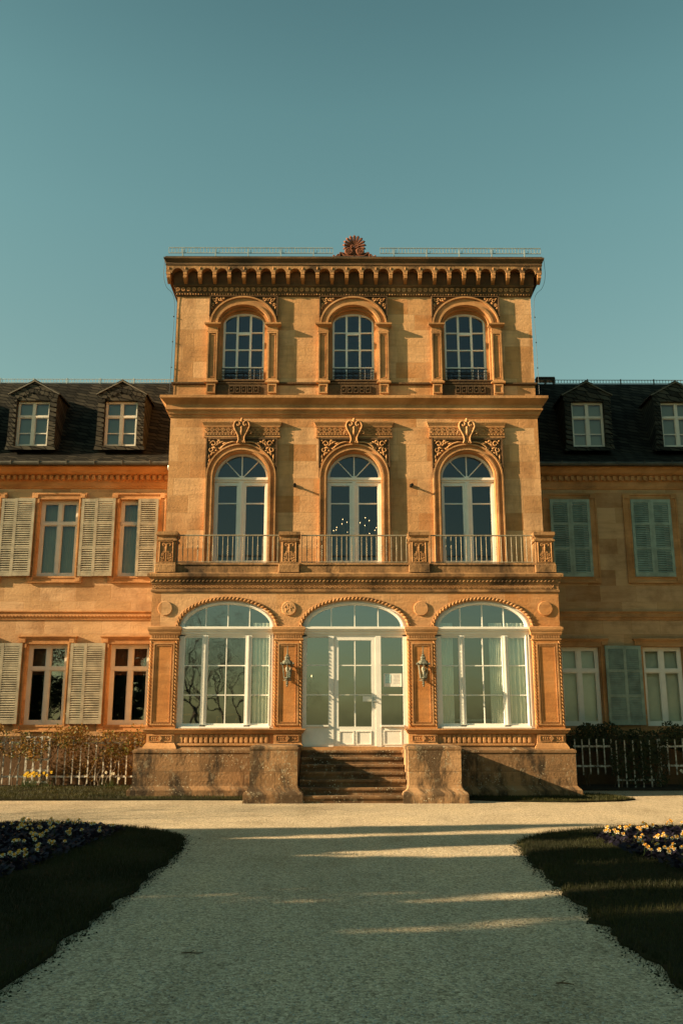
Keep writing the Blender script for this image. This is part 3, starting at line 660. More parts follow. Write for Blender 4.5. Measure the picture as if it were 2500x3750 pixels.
# --- top storey
TX0, TX1 = -4.535, 4.635
WT = (-2.80, .03, 2.925)
b = MB()
b.archwall(TX0, TX1, 9.70, 12.80, UY + .002, UY + .34, [(x, .665, 10.13, 11.66, .56) for x in WT])
b.quad((TX0, UY, 9.7), (TX0, 9, 9.7), (TX0, 9, 13.2), (TX0, UY, 13.2)); b.quad((TX1, UY, 9.7), (TX1, 9, 9.7), (TX1, 9, 13.2), (TX1, UY, 13.2))
b.build('top_storey_wall', 'wall', pav, recalc=False)
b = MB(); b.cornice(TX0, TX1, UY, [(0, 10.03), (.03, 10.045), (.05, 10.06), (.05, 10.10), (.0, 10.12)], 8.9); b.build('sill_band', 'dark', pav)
for xc in WT:
    b = MB(); E = lambda h, r: outline(xc, h, 11.64, 11.66, r, 28)
    b.ring(E(.865, .79), E(.825, .752), 1.055, UY); b.ring(E(.825, .752), E(.715, .63), 1.10, UY); b.ring(E(.715, .63), E(.66, .56), 1.065, UY + .02)
    sur = b.build('window_surround', 'trim', pav)
    d = MB(); d.archwall(xc - .875, xc + .875, 11.66, 12.44, 1.11, UY, [(xc, .86, 11.66, 11.66, .785)])
    for sg in (-1, 1):
        x0, x1 = sorted((xc + sg * .88, xc + sg * .85)); d.box(x0, x1, 1.06, UY, 11.9, 12.46)
    d.box(xc - .85, xc + .85, 1.065, 1.12, 12.445, 12.47)
    d.build('spandrel_panel', 'dark', sur, recalc=False)
    for sg in (-1, 1):
        d = MB()
        for (cx, cz, r, st) in ((.74, 12.34, .055, 0), (.62, 12.37, .045, 2.), (.79, 12.23, .04, 4.), (.53, 12.40, .03, 1.)):
            tx(d, [(xc + sg * px, pz) for px, pz in spiral(cx, cz, r, 1., st, 1, 10, .4)], 1.095, .016, 5)
        for (cx, cz, a) in ((.68, 12.40, .3), (.80, 12.39, .9), (.70, 12.27, -.7), (.82, 12.14, 1.4), (.57, 12.34, .2)):
            d.ball((xc + sg * cx, 1.095, cz), .05, .022, .02, 6, 4, Matrix.Rotation(-sg * a, 3, 'Y'))
        d.build('leaf_carving', 'trim', sur, smooth=True)
    for sg in (-1, 1):
        x0, x1 = sorted((xc + sg * .895, xc + sg * .645)); c = (x0 + x1) / 2
        d = MB(); d.box(x0, x1, 1.075, UY + .02, 10.12, 11.46)
        q = lambda h, z0, z1: [(c - h, z0), (c + h, z0), (c + h, z1), (c - h, z1)]
        d.ring(q(.125, 10.13, 11.45), q(.09, 10.18, 11.41), 1.045, 1.08, True); d.ring(q(.07, 10.21, 11.38), q(.058, 10.225, 11.365), 1.06, 1.08, True)
        d.cornice(x0, x1, 1.06, [(0, 10.05), (.05, 10.06), (.05, 10.10), (.02, 10.125), (0, 10.14)], UY + .02)
        d.box(x0 + .01, x1 - .01, 1.06, UY, 9.74, 10.06); d.ring(q(.115, 9.78, 10.03), q(.08, 9.815, 9.995), 1.03, 1.065, True)
        d.cornice(x0, x1, 1.06, [(0, 11.43), (.015, 11.455), (.015, 11.475), (.0, 11.485), (.0, 11.58), (.03, 11.60), (.075, 11.63), (.085, 11.64), (.085, 11.68), (.02, 11.69)], UY + .02)
        d.build('pilaster', 'trim', sur)
    d = MB(); d.box(xc - .645, xc + .645, 1.10, UY + .002, 9.75, 10.03)
    d.rbox(xc - .64, xc + .64, 1.085, 1.40, 10.125, 10.17, .01)
    for k in range(5):
        x = xc - .25 + k * .155
        d.ring([(x - .065, 9.80), (x + .065, 9.80), (x + .065, 9.99), (x - .065, 9.99)], [(x - .045, 9.82), (x + .045, 9.82), (x + .045, 9.97), (x - .045, 9.97)], 1.07, 1.102, True); d.ball((x, 1.09, 9.895), .03, .03, .03, 6, 4)
    d.build('window_apron', 'dark', sur)
    b = MB(); F = lambda h, z0, s_, r: outline(xc, h, z0, s_, r, 28)
    b.ring(F(.665, 10.17, 11.66, .56), F(.60, 10.17, 11.70, .46), 1.2, UY + .33); b.ring(F(.60, 10.17, 11.70, .46), F(.535, 10.17, 11.78, .32), 1.30, UY + .33)
    b.build('window_reveal', 'trim', sur)
    b = MB(); Y0, Y1 = UY + .21, UY + .29
    b.ring(F(.545, 10.16, 11.78, .33), F(.485, 10.2, 11.86, .19), Y0, Y1); b.box(xc - .54, xc + .54, Y0, Y1, 10.16, 10.22)
    for x in (-.17, .17): b.box(xc + x - .026, xc + x + .026, Y0 - .01, Y1 - .01, 10.2, 12.06 - abs(x) * .1)
    for z in (10.60, 11.085, 11.565): b.box(xc - .5, xc + .5, Y0 + .01, Y1 - .02, z - .014, z + .014)
    b.box(xc - .15, xc + .15, Y0 - .004, Y1 - .02, 11.50, 11.55)
    w = b.build('window', 'white', pav); glaze('glassup', w, F(.51, 10.2, 11.84, .22), UY + .25)
    b = MB(); y = 1.24
    b.box(xc - .535, xc + .535, y - .01, y + .01, 10.50, 10.525); b.box(xc - .535, xc + .535, y - .01, y + .01, 10.19, 10.21); b.box(xc - .535, xc + .535, y - .008, y + .008, 10.42, 10.435)
    for k in range(7):
        x = xc - .45 + k * .15
        b.tube([(x, y, 10.2), (x, y, 10.5)], .008, 4)
        for dz in (10.28, 10.37): tx(b, [(px, pz) for px, pz in spiral(x + .04, dz, .035, 1.1, 0, 1, 9)], y, .008, 4); tx(b, [(px, pz) for px, pz in spiral(x - .04, dz, .035, 1.1, PI, -1, 9)], y, .008, 4)
    b.build('window_guard', 'iron', pav)
# --- crowning cornice
b = MB()
b.cornice(TX0, TX1, UY, [(0, 12.47), (.025, 12.49), (.025, 12.51), (.05, 12.55), (.055, 12.57), (.055, 12.715), (.085, 12.73), (.10, 12.76), (.10, 12.775), (.09, 12.78), (.09, 13.22)], 8.9)
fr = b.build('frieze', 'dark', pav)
b = MB()
for k in range(66):
    x = TX0 + .02 + k * .1395; r = .052
    b.ring([(x + r * math.cos(a * PI / 5), 12.645 + r * math.sin(a * PI / 5)) for a in range(10)], [(x + .6 * r * math.cos(a * PI / 5), 12.645 + .6 * r * math.sin(a * PI / 5)) for a in range(10)], UY - .08, UY - .054, True)
    b.ball((x, UY - .06, 12.645), .02, .02, .02, 5, 4)
for k in range(132): b.ball((TX0 + k * .0697, UY - .035, 12.525), .024, .024, .02, 5, 4)
b.build('frieze_carving', 'trim', fr)
b = MB()   # arcaded plate with returns
CX = [-4.31 + .379 * i for i in range(24)]
ops = [((a + c) / 2, .148, 13.0, 13.0, .145) for a, c in zip([CX[0] - .379] + CX, CX + [CX[-1] + .379])]
b.archwall(TX0 - .27, TX1 + .27, 13.0, 13.24, UY - .27, UY - .09, ops)
for x in (TX0 - .27, TX1 + .27): b.quad((x, UY - .27, 13.), (x, 8.9, 13.), (x, 8.9, 13.24), (x, UY - .27, 13.24))
b.build('arched_corbel_table', 'slab', pav, recalc=False)
b = MB()
b.cornice(TX0, TX1, UY, [(.25, 13.215), (.285, 13.23), (.285, 13.26), (.275, 13.265), (.275, 13.32), (.29, 13.33), (.315, 13.37), (.335, 13.39), (.335, 13.43), (.30, 13.44), (.0, 13.47)], 8.9)
b.build('crowning_cornice', 'dark', pav)
cb = None
for i, x in enumerate(CX + [TX0 - .20, TX1 + .20]):
    if cb is None:
        b = MB(); w = .048; y0 = UY - .285
        b.box(x - w, x + w, y0, UY - .09, 12.97, 13.02); b.box(x - w + .008, x + w - .008, y0 + .012, UY - .09, 12.885, 12.97); b.box(x - w, x + w, y0 + .006, UY - .09, 12.915, 12.93)
        b.box(x - w, x + w, y0 + .006, UY - .09, 12.88, 12.892)
        b.prism([], 0, 0) if 0 else None
        vs = [(yy, zz) for yy, zz in ((y0 + .02, 12.88), (y0 + .05, 12.84), (y0 + .10, 12.81), (UY - .12, 12.785), (UY - .09, 12.78), (UY - .09, 12.88))]
        n = len(vs); b.add([(x - w + .008, a, c) for a, c in vs] + [(x + w - .008, a, c) for a, c in vs], [tuple(range(n)), tuple(range(2 * n - 1, n - 1, -1))] + [(k, (k + 1) % n, (k + 1) % n + n, k + n) for k in range(n)])
        b.ball((x, y0 + .02, 13.14), .022, .03, .045, 6, 4)
        cb = b.build('corbel', 'trim', pav); cx0 = x
    else:
        c = cb.copy(); COL.objects.link(c); c.parent = pav; c.location.x += x - cx0
# roof of the pavilion
b = MB(); b.add([(TX0 - .28, .88, 13.46), (TX1 + .28, .88, 13.46), (TX1 + .28, 8.9, 13.46), (TX0 - .28, 8.9, 13.46), (TX0 - .1, 1.25, 13.60), (TX1 + .1, 1.25, 13.60), (TX1 - 1.5, 5, 13.95), (TX0 + 1.5, 5, 13.95), (TX1 - 1.5, 6, 13.95), (TX0 + 1.5, 6, 13.95)],
    [(0, 1, 5, 4), (4, 5, 6, 7), (7, 6, 8, 9), (1, 2, 8, 6, 5), (3, 0, 4, 7, 9), (2, 3, 9, 8)])
b.box(TX0 - .30, TX1 + .30, .86, .92, 13.445, 13.475)
b.build('roof', 'lead', pav)
for xa, xb in ((-4.82, -.50), (.74, 4.98)):
    b = MB(); y = 1.2
    b.box(xa, xb, y - .012, y + .012, 13.895, 13.915); b.box(xa, xb, y - .012, y + .012, 13.745, 13.765)
    n = int((xb - xa) / .082)
    for k in range(n + 1): x = xa + k * (xb - xa) / n; b.box(x - .008, x + .008, y - .006, y + .006, 13.765, 13.895)
    for k in range(5): x = xa + .37 + k * .86; b.box(x - .015, x + .015, y - .03, y + .03, 13.56, 13.86); b.tube([(x, y, 13.76), (x, y + .3, 13.63)], .012, 5)
    b.build('snow_guard', 'zinc', pav)
# acroterion
b = MB(); xc = .06; y = .93
b.prism([(xc - .52, 13.475), (xc + .52, 13.475), (xc + .45, 13.53), (xc + .3, 13.60), (xc + .12, 13.72), (xc + .1, 13.78), (xc - .1, 13.78), (xc - .12, 13.72), (xc - .3, 13.60), (xc - .45, 13.53)], y, y + .10)
acro = b.build('palmette_ornament', 'terra', pav)
b = MB()
for k in range(11):
    a = R(-105 + 21 * k); L = .33 - .02 * abs(k - 5) / 5
    d = Vector((math.sin(a), 0, math.cos(a))); c = Vector((xc, y + .01, 13.80))
    b.tube([c + d * .02, c + d * L * .5 + Vector((0, -.02, 0)), c + d * L * .82 + Vector((0, -.035, 0)), c + d * L + Vector((0, -.01, 0))], [.012, .03, .042, .008], 6)
b.build('palmette_fan', 'terra', acro)
b = MB()
for sg in (-1, 1):
    X = xc + sg * .145
    b.disc(X, 13.635, .115, y - .05, y + .02, 18, .015); 
    b.tube([(X + .085 * math.cos(t * PI / 8), y - .055, 13.635 + .085 * math.sin(t * PI / 8)) for t in range(17)], .016, 5)
    for k in range(6): b.ball((X + .045 * math.cos(k * PI / 3), y - .055, 13.635 + .045 * math.sin(k * PI / 3)), .022, .015, .022, 5, 4)
    b.ball((X, y - .06, 13.635), .018)
    b.tube(catmull([(xc + sg * px, y - .03, pz) for px, pz in ((.02, 13.50), (.10, 13.50), (.25, 13.52), (.34, 13.60), (.38, 13.585))], 4), .024, 6)
    b.tube(catmull([(xc + sg * px, y - .02, pz) for px, pz in ((.28, 13.60), (.36, 13.57), (.44, 13.52), (.51, 13.485), (.545, 13.53))], 4), .026, 6)
    tx(b, [(xc + sg * px, pz) for px, pz in spiral(.405, 13.52, .045, 1., 0, 1, 10)], y - .03, .018, 5)
    tx(b, [(xc + sg * px, pz) for px, pz in spiral(.06, 13.77, .05, 1.1, PI, -1, 10)], y - .04, .018, 5)
b.build('palmette_scrolls', 'terra', acro)
# rooms behind the windows
def room(name, x0, x1, y0, y1, z0, z1, parent, back='inner'):
    r = MB()
    r.quad((x0, y1, z0), (x1, y1, z0), (x1, y1, z1), (x0, y1, z1)); r.quad((x0, y0, z0), (x0, y1, z0), (x0, y1, z1), (x0, y0, z1)); r.quad((x1, y0, z0), (x1, y1, z0), (x1, y1, z1), (x1, y0, z1))
    r.quad((x0, y0, z1), (x1, y0, z1), (x1, y1, z1), (x0, y1, z1)); r.quad((x0, y0, z0), (x1, y0, z0), (x1, y1, z0), (x0, y1, z0))
    return r.build(name, back, parent, recalc=False)
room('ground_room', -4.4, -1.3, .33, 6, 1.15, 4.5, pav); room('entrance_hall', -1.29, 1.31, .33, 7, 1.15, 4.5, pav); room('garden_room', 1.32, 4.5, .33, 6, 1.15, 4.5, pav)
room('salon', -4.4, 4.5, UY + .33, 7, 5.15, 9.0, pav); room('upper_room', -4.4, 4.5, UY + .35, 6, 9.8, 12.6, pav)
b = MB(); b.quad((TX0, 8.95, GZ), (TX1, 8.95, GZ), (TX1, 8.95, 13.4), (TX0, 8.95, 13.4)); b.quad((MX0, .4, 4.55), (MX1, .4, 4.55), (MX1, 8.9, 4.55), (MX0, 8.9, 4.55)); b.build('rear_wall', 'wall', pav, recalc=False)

# ------------------------------------------------------------------ side wings
WY = 3.55
def shutter_leaf(parent, hx, side, z0, z1, ang, mat, w=.545, dy=0.):
    """leaf hinged at hx; side +1 extends to +x when flat; ang opens it off the wall"""
    s = MB(); t = .04
    fr = .075; H = z1 - z0; rails = [z0, z0 + .11, z0 + H * .345, z0 + H * .345 + .06, z0 + H * .66, z0 + H * .66 + .06, z1 - .09, z1]
    s.box(0, fr, -t, 0, 0, H); s.box(w - fr, w, -t, 0, 0, H)
    for a, c in ((0, 1), (2, 3), (4, 5), (6, 7)): s.box(fr, w - fr, -t + .002, -.002, rails[a] - z0, rails[c] - z0)
    for a, c in ((1, 2), (3, 4), (5, 6)):
        za, zc = rails[a] - z0, rails[c] - z0; n = 10
        for k in range(n):
            z = za + (k + .5) * (zc - za) / n
            s.add([(fr, -t - .004, z - .026), (w - fr, -t - .004, z - .026), (w - fr, -.006, z + .022), (fr, -.006, z + .022), (fr, -t - .004, z - .016), (w - fr, -t - .004, z - .016), (w - fr, -.006, z + .032), (fr, -.006, z + .032)],
                  [(0, 3, 2, 1), (4, 5, 6, 7), (0, 1, 5, 4), (1, 2, 6, 5), (2, 3, 7, 6), (3, 0, 4, 7)])
    for zz in (.25, H - .25): s.tube([(-.03, -.02, zz), (.03, -.03, zz)], .012, 5)
    ca, sa = math.cos(ang), math.sin(ang); o = MB()
    o.v = [(hx + side * (x * ca + 0 * y) + (side * y * -sa * 0), WY - .07 - x * sa + y * ca, z + z0) for x, y, z in s.v] if ang == 0 else [(hx + side * (x * ca + y * sa), WY - .07 - x * sa + y * ca, z + z0) for x, y, z in s.v]
    o.f = s.f; o.shift(-dy)
    return o.build('shutter', mat, parent)
def wing_window(wing, xc, z0, z1, glass, white, hw=.525, upper=True, trim='wingtrim'):
    b = MB(); O = lambda h, a, c: [(xc - h, a), (xc + h, a), (xc + h, c), (xc - h, c)]
    b.ring(O(hw + .20, z0 - .16, z1 + .17), O(hw + .015, z0 - .005, z1 + .005), WY - .045, WY + .01, True)
    b.ring(O(hw + .215, z0 - .175, z1 + .185), O(hw + .17, z0 - .13, z1 + .14), WY - .075, WY - .04, True)
    b.ring(O(hw + .06, z0 - .05, z1 + .05), O(hw + .015, z0 - .005, z1 + .005), WY - .065, WY - .04, True)
    for sx in (-1, 1):
        for zz in (z0 - .09, z1 + .09): b.box(xc + sx * (hw + .11) - .06, xc + sx * (hw + .11) + .06, WY - .085, WY - .03, zz - .05, zz + .05)
    if not upper:
        b.cornice(xc - hw - .19, xc + hw + .19, WY - .045, [(0, z1 + .14), (.03, z1 + .16), (.06, z1 + .19), (.06, z1 + .215), (0, z1 + .225)], WY)
    b.build('window_surround', M['trim'] if wing is None else 'trim', wing)
    b = MB(); f = .075; Y0, Y1 = WY + .13, WY + .22
    b.ring(O(hw + .005, z0, z1), O(hw - f, z0 + .09, z1 - f), Y0, Y1, True)
    b.box(xc - .05, xc + .05, Y0 - .012, Y1 - .01, z0 + .05, z1 - .05); zt = z0 + (z1 - z0) * .70
    b.box(xc - hw + .02, xc + hw - .02, Y0 - .02, Y1 - .005, zt - .045, zt + .03)
    for sg in (-1, 1):
        a, c = sorted((xc + sg * .05, xc + sg * (hw - f)))
        for q0, q1 in ((z0 + .09, zt - .045), (zt + .03, z1 - f)):
            b.ring([(a, q0), (c, q0), (c, q1), (a, q1)], [(a + .028, q0 + .03), (c - .028, q0 + .03), (c - .028, q1 - .025), (a + .028, q1 - .025)], Y0 + .008, Y1 - .012, True)
    w = b.build('window', white, wing)
    glaze(glass, w, O(hw - .05, z0 + .05, z1 - .05), WY + .18)
    return w
def dormer(wing, xc):
    y = 3.56; z0, zs, zt = 9.06, 10.70, 11.06
    b = MB()
    # front face around the window
    hw = .455; W0, W1 = 9.17, 10.50
    bl = [(xc - .70, z0), (xc + .70, z0), (xc + .66, 9.25), (xc + .645, zs), (xc, zt), (xc - .645, zs), (xc - .66, 9.25)]
    b.add([(x, y, z) for x, z in [(xc - .70, z0), (xc + .70, z0), (xc + hw, W0), (xc - hw, W0), (xc + .66, 9.25), (xc + .645, zs), (xc + hw, W1), (xc - .66, 9.25), (xc - .645, zs), (xc - hw, W1), (xc, zt)]],
          [(0, 1, 2, 3), (1, 4, 5, 6, 2), (0, 3, 9, 8, 7), (9, 6, 5, 10, 8)])
    for a, c in (((xc - hw, W0), (xc + hw, W0)), ((xc + hw, W0), (xc + hw, W1)), ((xc + hw, W1), (xc - hw, W1)), ((xc - hw, W1), (xc - hw, W0))): b.quad((a[0], y, a[1]), (c[0], y, c[1]), (c[0], y + .24, c[1]), (a[0], y + .24, a[1]))
    for sg in (-1, 1):
        b.add([(xc + sg * .70, y, z0), (xc + sg * .66, y, 9.25), (xc + sg * .645, y, zs), (xc + sg * .645, 5.1, zs), (xc + sg * .66, 4.1, 9.25)], [(0, 1, 2, 3, 4)])
    for sg in (-1, 1):
        for side in (0,): 
            for k in range(9):    # courses of cut slates up the jambs
                z = 9.22 + k * .155
                x0, x1 = (xc + .465, xc + .655) if sg > 0 else (xc - .65, xc - .465)
                b.add([(x0, y - .002, z + .05), (x1, y - .002, z - .02 + (.0 if sg > 0 else .04)), (x1, y - .002, z + .15), (x0, y - .002, z + .18), (x0, y - .022, z + .03), ((x0 + x1) / 2, y - .024, z - .015), (x1, y - .022, z + .0)], [(4, 5, 6, 2, 3), (0, 4, 5, 6, 1), (0, 3, 4), (1, 6, 2)])
    for k in range(5):
        for sg in (-1, 1):
            x = xc + sg * (.08 + k * .13); z = 10.90 - k * .055
            b.add([(x - .075, y - .003, z), (x + .075, y - .003, z), (x + .06, y - .02, z - .16), (x - .03, y - .022, z - .20), (x - .075, y - .02, z - .15)], [(0, 1, 2, 3, 4)])
    d = b.build('dormer', 'dormerslate', wing, recalc=False)
    r = MB()
    for sg in (-1, 1):
        e = [(xc, y - .02, zt + .03), (xc + sg * .715, y - .02, zs - .01), (xc + sg * .715, 5.2, zs - .01), (xc, 5.3, zt + .03)]
        r.add(e + [(p[0], p[1], p[2] + .035) for p in e], [(0, 1, 2, 3), (4, 7, 6, 5), (0, 4, 5, 1), (1, 5, 6, 2)])
    r.build('gable_roof', 'dormerslate', d)
    for sg in (-1, 1):
        q = MB(); e = [(xc, zt - .005), (xc + sg * .715, zs - .04), (xc + sg * .715, zs - .012), (xc, zt + .026)]
        q.prism(e, y - .045, y - .02)
        q.build('bargeboard', 'edge', d)
    f = MB(); O = lambda a, z_0, z_1: [(xc - a, z_0), (xc + a, z_0), (xc + a, z_1), (xc - a, z_1)]
    f.ring(O(hw + .002, W0 - .002, W1 + .002), O(hw - .06, W0 + .06, W1 - .06), y + .05, y + .12, True)
    f.box(xc - .045, xc + .045, y + .04, y + .11, W0 + .04, W1 - .04); f.box(xc - hw + .02, xc + hw - .02, y + .035, y + .112, 10.03, 10.095)
    for sg in (-1, 1):
        a, c = sorted((xc + sg * .04, xc + sg * (hw - .05))); f.box(a, c, y + .06, y + .10, 9.555, 9.585)
        f.ring([(a, W0 + .05), (c, W0 + .05), (c, 10.035), (a, 10.035)], [(a + .025, W0 + .08), (c - .02, W0 + .08), (c - .02, 10.01), (a + .025, 10.01)], y + .055, y + .105, True)
    f.shift(.07); f.build('window_frame', 'wingwhite', d)
    g = MB(); g.add([(x, y + .155, z) for x, z in O(hw - .03, W0 + .03, W1 - .03)], [(0, 1, 2, 3)]); g.build('pane', 'glasswing', d, recalc=False)
    g = MB(); g.box(xc - hw, xc + hw, y + .23, y + .25, W0, W1); g.build('blind', 'blind', d)
def make_wing(sg, label):
    xi = MX0 - .0 if sg < 0 else MX1; xo = sg * 17.
    w = thing('palace_wing', label, 'building', ((xi + xo) / 2, 7, GZ))
    x0, x1 = sorted((xi, xo))
    up = [-14.45, -12.28, -10.11, -7.945, -5.77] if sg < 0 else [5.945, 8.15, 10.35, 12.55, 14.75]
    lo = [-14.5, -12.33, -10.16, -7.985, -5.82] if sg < 0 else [6.0, 8.19, 10.39, 12.59, 14.79]
    zl = (1.64, 3.70) if sg < 0 else (1.61, 3.64)
    b = MB(); flat = lambda L, z0, z1: [(x, .525, z0, z1, .0005) for x in L]
    b.archwall(x0, x1, GZ - .1, 4.45, WY, WY + .26, flat(lo, *zl)); b.archwall(x0, x1, 4.45, 8.2, WY, WY + .26, flat(up, 5.51, 7.62))
    b.quad((xo, WY, GZ), (xo, 12, GZ), (xo, 12, 8.4), (xo, WY, 8.4)); b.quad((x0, 12, GZ), (x1, 12, GZ), (x1, 12, 8.4), (x0, 12, 8.4))
    b.build('wall', 'wing', w, recalc=False)
    b = MB(); b.box(x0 + .01, x1 - .01, WY - .06, WY + .05, GZ, 1.36); b.build('shade_dark_base_wall', 'dark', w)  # dark stone paints in the shade behind the climbers at the wing foot
    b = MB(); b.cornice(x0, x1, WY, [(0, 4.34), (.03, 4.35), (.03, 4.40), (.05, 4.42), (.05, 4.46), (.035, 4.47), (.035, 4.53), (.07, 4.55), (.07, 4.58), (.0, 4.59)], WY + .1)
    n = int((x1 - x0) / .09)
    for k in range(n): b.box(x0 + k * .09 + .01, x0 + k * .09 + .055, WY - .066, WY - .03, 4.425, 4.462)
    b.build('string_course', 'trim', w)
    b = MB()
    b.cornice(x0, x1, WY, [(0, 7.93), (.035, 7.95), (.035, 7.99), (.05, 8.0), (.05, 8.13), (.08, 8.15), (.08, 8.28), (.15, 8.30), (.22, 8.34), (.26, 8.40), (.32, 8.45), (.34, 8.46), (.34, 8.50), (.2, 8.52)], WY + .2)
    n = int((x1 - x0) / .165)
    for k in range(n): b.box(x0 + k * .165 + .03, x0 + k * .165 + .115, WY - .165, WY - .07, 8.16, 8.279)
    b.build('cornice', 'orange' if sg < 0 else 'trim', w)
    # mansard roof
    prof = [(3.12, 8.55), (3.30, 8.70), (3.54, 8.87), (3.84, 9.06), (4.10, 9.5), (4.38, 10.2), (4.76, 11.1), (5.0, 11.5), (5.15, 11.64)]
    b = MB()
    for (ya, za), (yb, zb) in zip(prof[:-1], prof[1:]): b.quad((x0, ya, za), (x1, ya, za), (x1, yb, zb), (x0, yb, zb))
    b.quad((x0, 5.15, 11.64), (x1, 5.15, 11.64), (x1, 12.3, 8.5), (x0, 12.3, 8.5))
    b.add([(xo, ya, za) for ya, za in prof] + [(xo, 12.3, 8.5)], [tuple(range(len(prof) + 1))])
    b.quad((x0, 3.12, 8.53), (x1, 3.12, 8.53), (x1, 5, 8.53), (x0, 5, 8.53))
    roof = b.build('roof', 'slate', w, recalc=False)
    b = MB(); b.tube([(x0, 3.12, 8.545), (x1, 3.12, 8.545)], .06, 8)
    for k in range(16): x = x0 + .3 + k * .75; b.box(x - .012, x + .012, 3.05, 3.2, 8.50, 8.61)
    b.build('gutter', 'lead', w)
    b = MB(); b.box(x0, x1, 5.14, 5.16, 11.755, 11.77); b.box(x0, x1, 5.14, 5.16, 11.655, 11.667)
    for k in range(int((x1 - x0) / .09)): x = x0 + k * .09; b.box(x - .006, x + .006, 5.145, 5.155, 11.66, 11.76)
    for k in range(11): x = x0 + .5 + k; b.box(x - .015, x + .015, 5.13, 5.17, 11.6, 11.79)
    b.build('ridge_guard', 'zinc' if sg < 0 else 'lead', w)
    for x in ((-13.75, -11.32, -8.885, -6.425) if sg < 0 else (6.64, 9.155, 11.67)): dormer(w, x)
    wh = 'wingwhite' if sg < 0 else 'white'; sm = 'shutter' if sg < 0 else 'shutterg'
    for x in up: wing_window(w, x, 5.51, 7.62, 'glasswing', wh)
    for x in lo: wing_window(w, x, *zl, 'glasslow' if sg < 0 else 'glasswing', wh, upper=False)
    for L, z0, z1 in ((lo, zl[0] + .02, zl[1] + .02), (up, 5.50, 7.63)):
        for x in L:
            if sg > 0 and L is up:
                shutter_leaf(w, x - .54, 1, z0, z1, 0, sm); shutter_leaf(w, x + .54, -1, z0, z1, 0, sm); continue
            if sg < 0:
                shutter_leaf(w, x - .615, -1, z0, z1, 0., sm, dy=.055)
                if L is up and x == up[-1]: shutter_leaf(w, x + .54, -1, z0, z1, 0., sm)
                elif x != lo[-1]: shutter_leaf(w, x + .635, 1, z0, z1, 0., sm)
            else:
                shutter_leaf(w, x + .63, 1, z0, z1, 0., sm, dy=.055)
                if x != lo[0]: shutter_leaf(w, x - .60, -1, z0, z1, 0., sm)
    for L, z0, z1 in ((lo, 1.3, 3.9), (up, 5.3, 7.8)):
        for x in L[(-4 if sg < 0 else 0):(None if sg < 0 else 4)]: room('room', x - .9, x + .9, WY + .265, WY + 3., z0, z1, w)
    return w, up, lo, zl
wl, upL, loL, zlL = make_wing(-1, 'sunlit two-storey sandstone wing with open sage shutters, left of the pavilion')
wr, upR, loR, zlR = make_wing(1, 'two-storey wing with closed green shutters and slate dormers in deep shade, right of the pavilion')
# rain pipe at the pavilion corner
b = MB(); b.tube(catmull([(-4.93, 3.12, 8.5), (-4.93, 3.14, 8.38), (-4.84, 3.25, 8.2), (-4.80, 3.40, 8.1), (-4.80, 3.45, 7.5)], 4) + [Vector((-4.80, 3.45, 4.9))], .035, 8); b.build('downpipe', 'zinc', wl, smooth=True)
b = MB(); b.box(5.6, 6.15, 5.05, 5.25, 11.80, 11.83)
for k in range(12): b.box(5.6 + k * .05, 5.61 + k * .05, 5.05, 5.25, 11.74, 11.80)
for x in (5.62, 5.88, 6.13): b.box(x - .02, x + .02, 5.1, 5.2, 11.6, 11.80)
b.box(5.6, 6.15, 5.05, 5.25, 11.715, 11.74); b.build('roof_walkway', 'lead', wr)

# ------------------------------------------------------------------ curtains, blinds and things inside
def curtain(xa, xb, y, z0, z1, label, mat='curtain', group=None, folds=7, name='curtain', amp=.03):
    n = folds * 6; c = MB()
    pts = [(xa + (xb - xa) * i / n, y + amp * math.sin(i / n * folds * 2 * PI)) for i in range(n + 1)]
    vs = [(x, yy, z0) for x, yy in pts] + [(x, yy, z1) for x, yy in pts] + [(x, yy + .012, z0) for x, yy in pts] + [(x, yy + .012, z1) for x, yy in pts]
    m = n + 1
    fs = [(i, i + 1, m + i + 1, m + i) for i in range(n)] + [(2 * m + i, 3 * m + i, 3 * m + i + 1, 2 * m + i + 1) for i in range(n)] + [(m + i, m + i + 1, 3 * m + i + 1, 3 * m + i) for i in range(n)]
    c.add(vs, fs)
    o = c.build(name, mat, None, smooth=True, recalc=False); return tag(o, label, 'curtain' if name == 'curtain' else 'blind', group)
curtain(1.90, 2.24, .185, 1.3, 3.9, 'cream curtain gathered at the left edge of the ground window right of the door')
curtain(3.06, 3.36, .19, 1.3, 3.9, 'cream curtain hanging behind the middle sash of the ground window right of the door')
curtain(3.44, 3.93, .185, 1.3, 3.9, 'wide cream curtain filling the right sash of the ground window right of the door', folds=5)
curtain(-2.27, -1.88, .185, 1.3, 3.9, 'pale curtain behind the right sash of the ground window left of the door', folds=5)
for x, lb in ((upL[-2], 'sheer grey curtain in the upper left-wing window with both shutters open'), (upL[-1], 'sheer grey curtain in the upper left-wing window next to the pavilion')):
    curtain(x - .5, x + .5, WY + .34, 5.45, 7.6, lb, 'sheer', folds=9, amp=.015)
for x, lb in ((loL[-2], 'red-brown roller blind half way down in the left ground window farther from the pavilion'), (loL[-1], 'red-brown roller blind half way down in the left ground window beside the pavilion')):
    curtain(x - .47, x + .47, WY + .32, 2.92, 3.66, lb, 'redblind', name='roller_blind', folds=1, amp=.004)
for x, lb in ((loR[0], 'white blind drawn in the shaded ground window beside the pavilion on the right'), (loR[1], 'white blind drawn in the shaded ground window at the right edge')):
    curtain(x - .48, x + .48, WY + .32, 1.62, 3.62, lb, 'curtain', name='window_blind', folds=1, amp=.004)
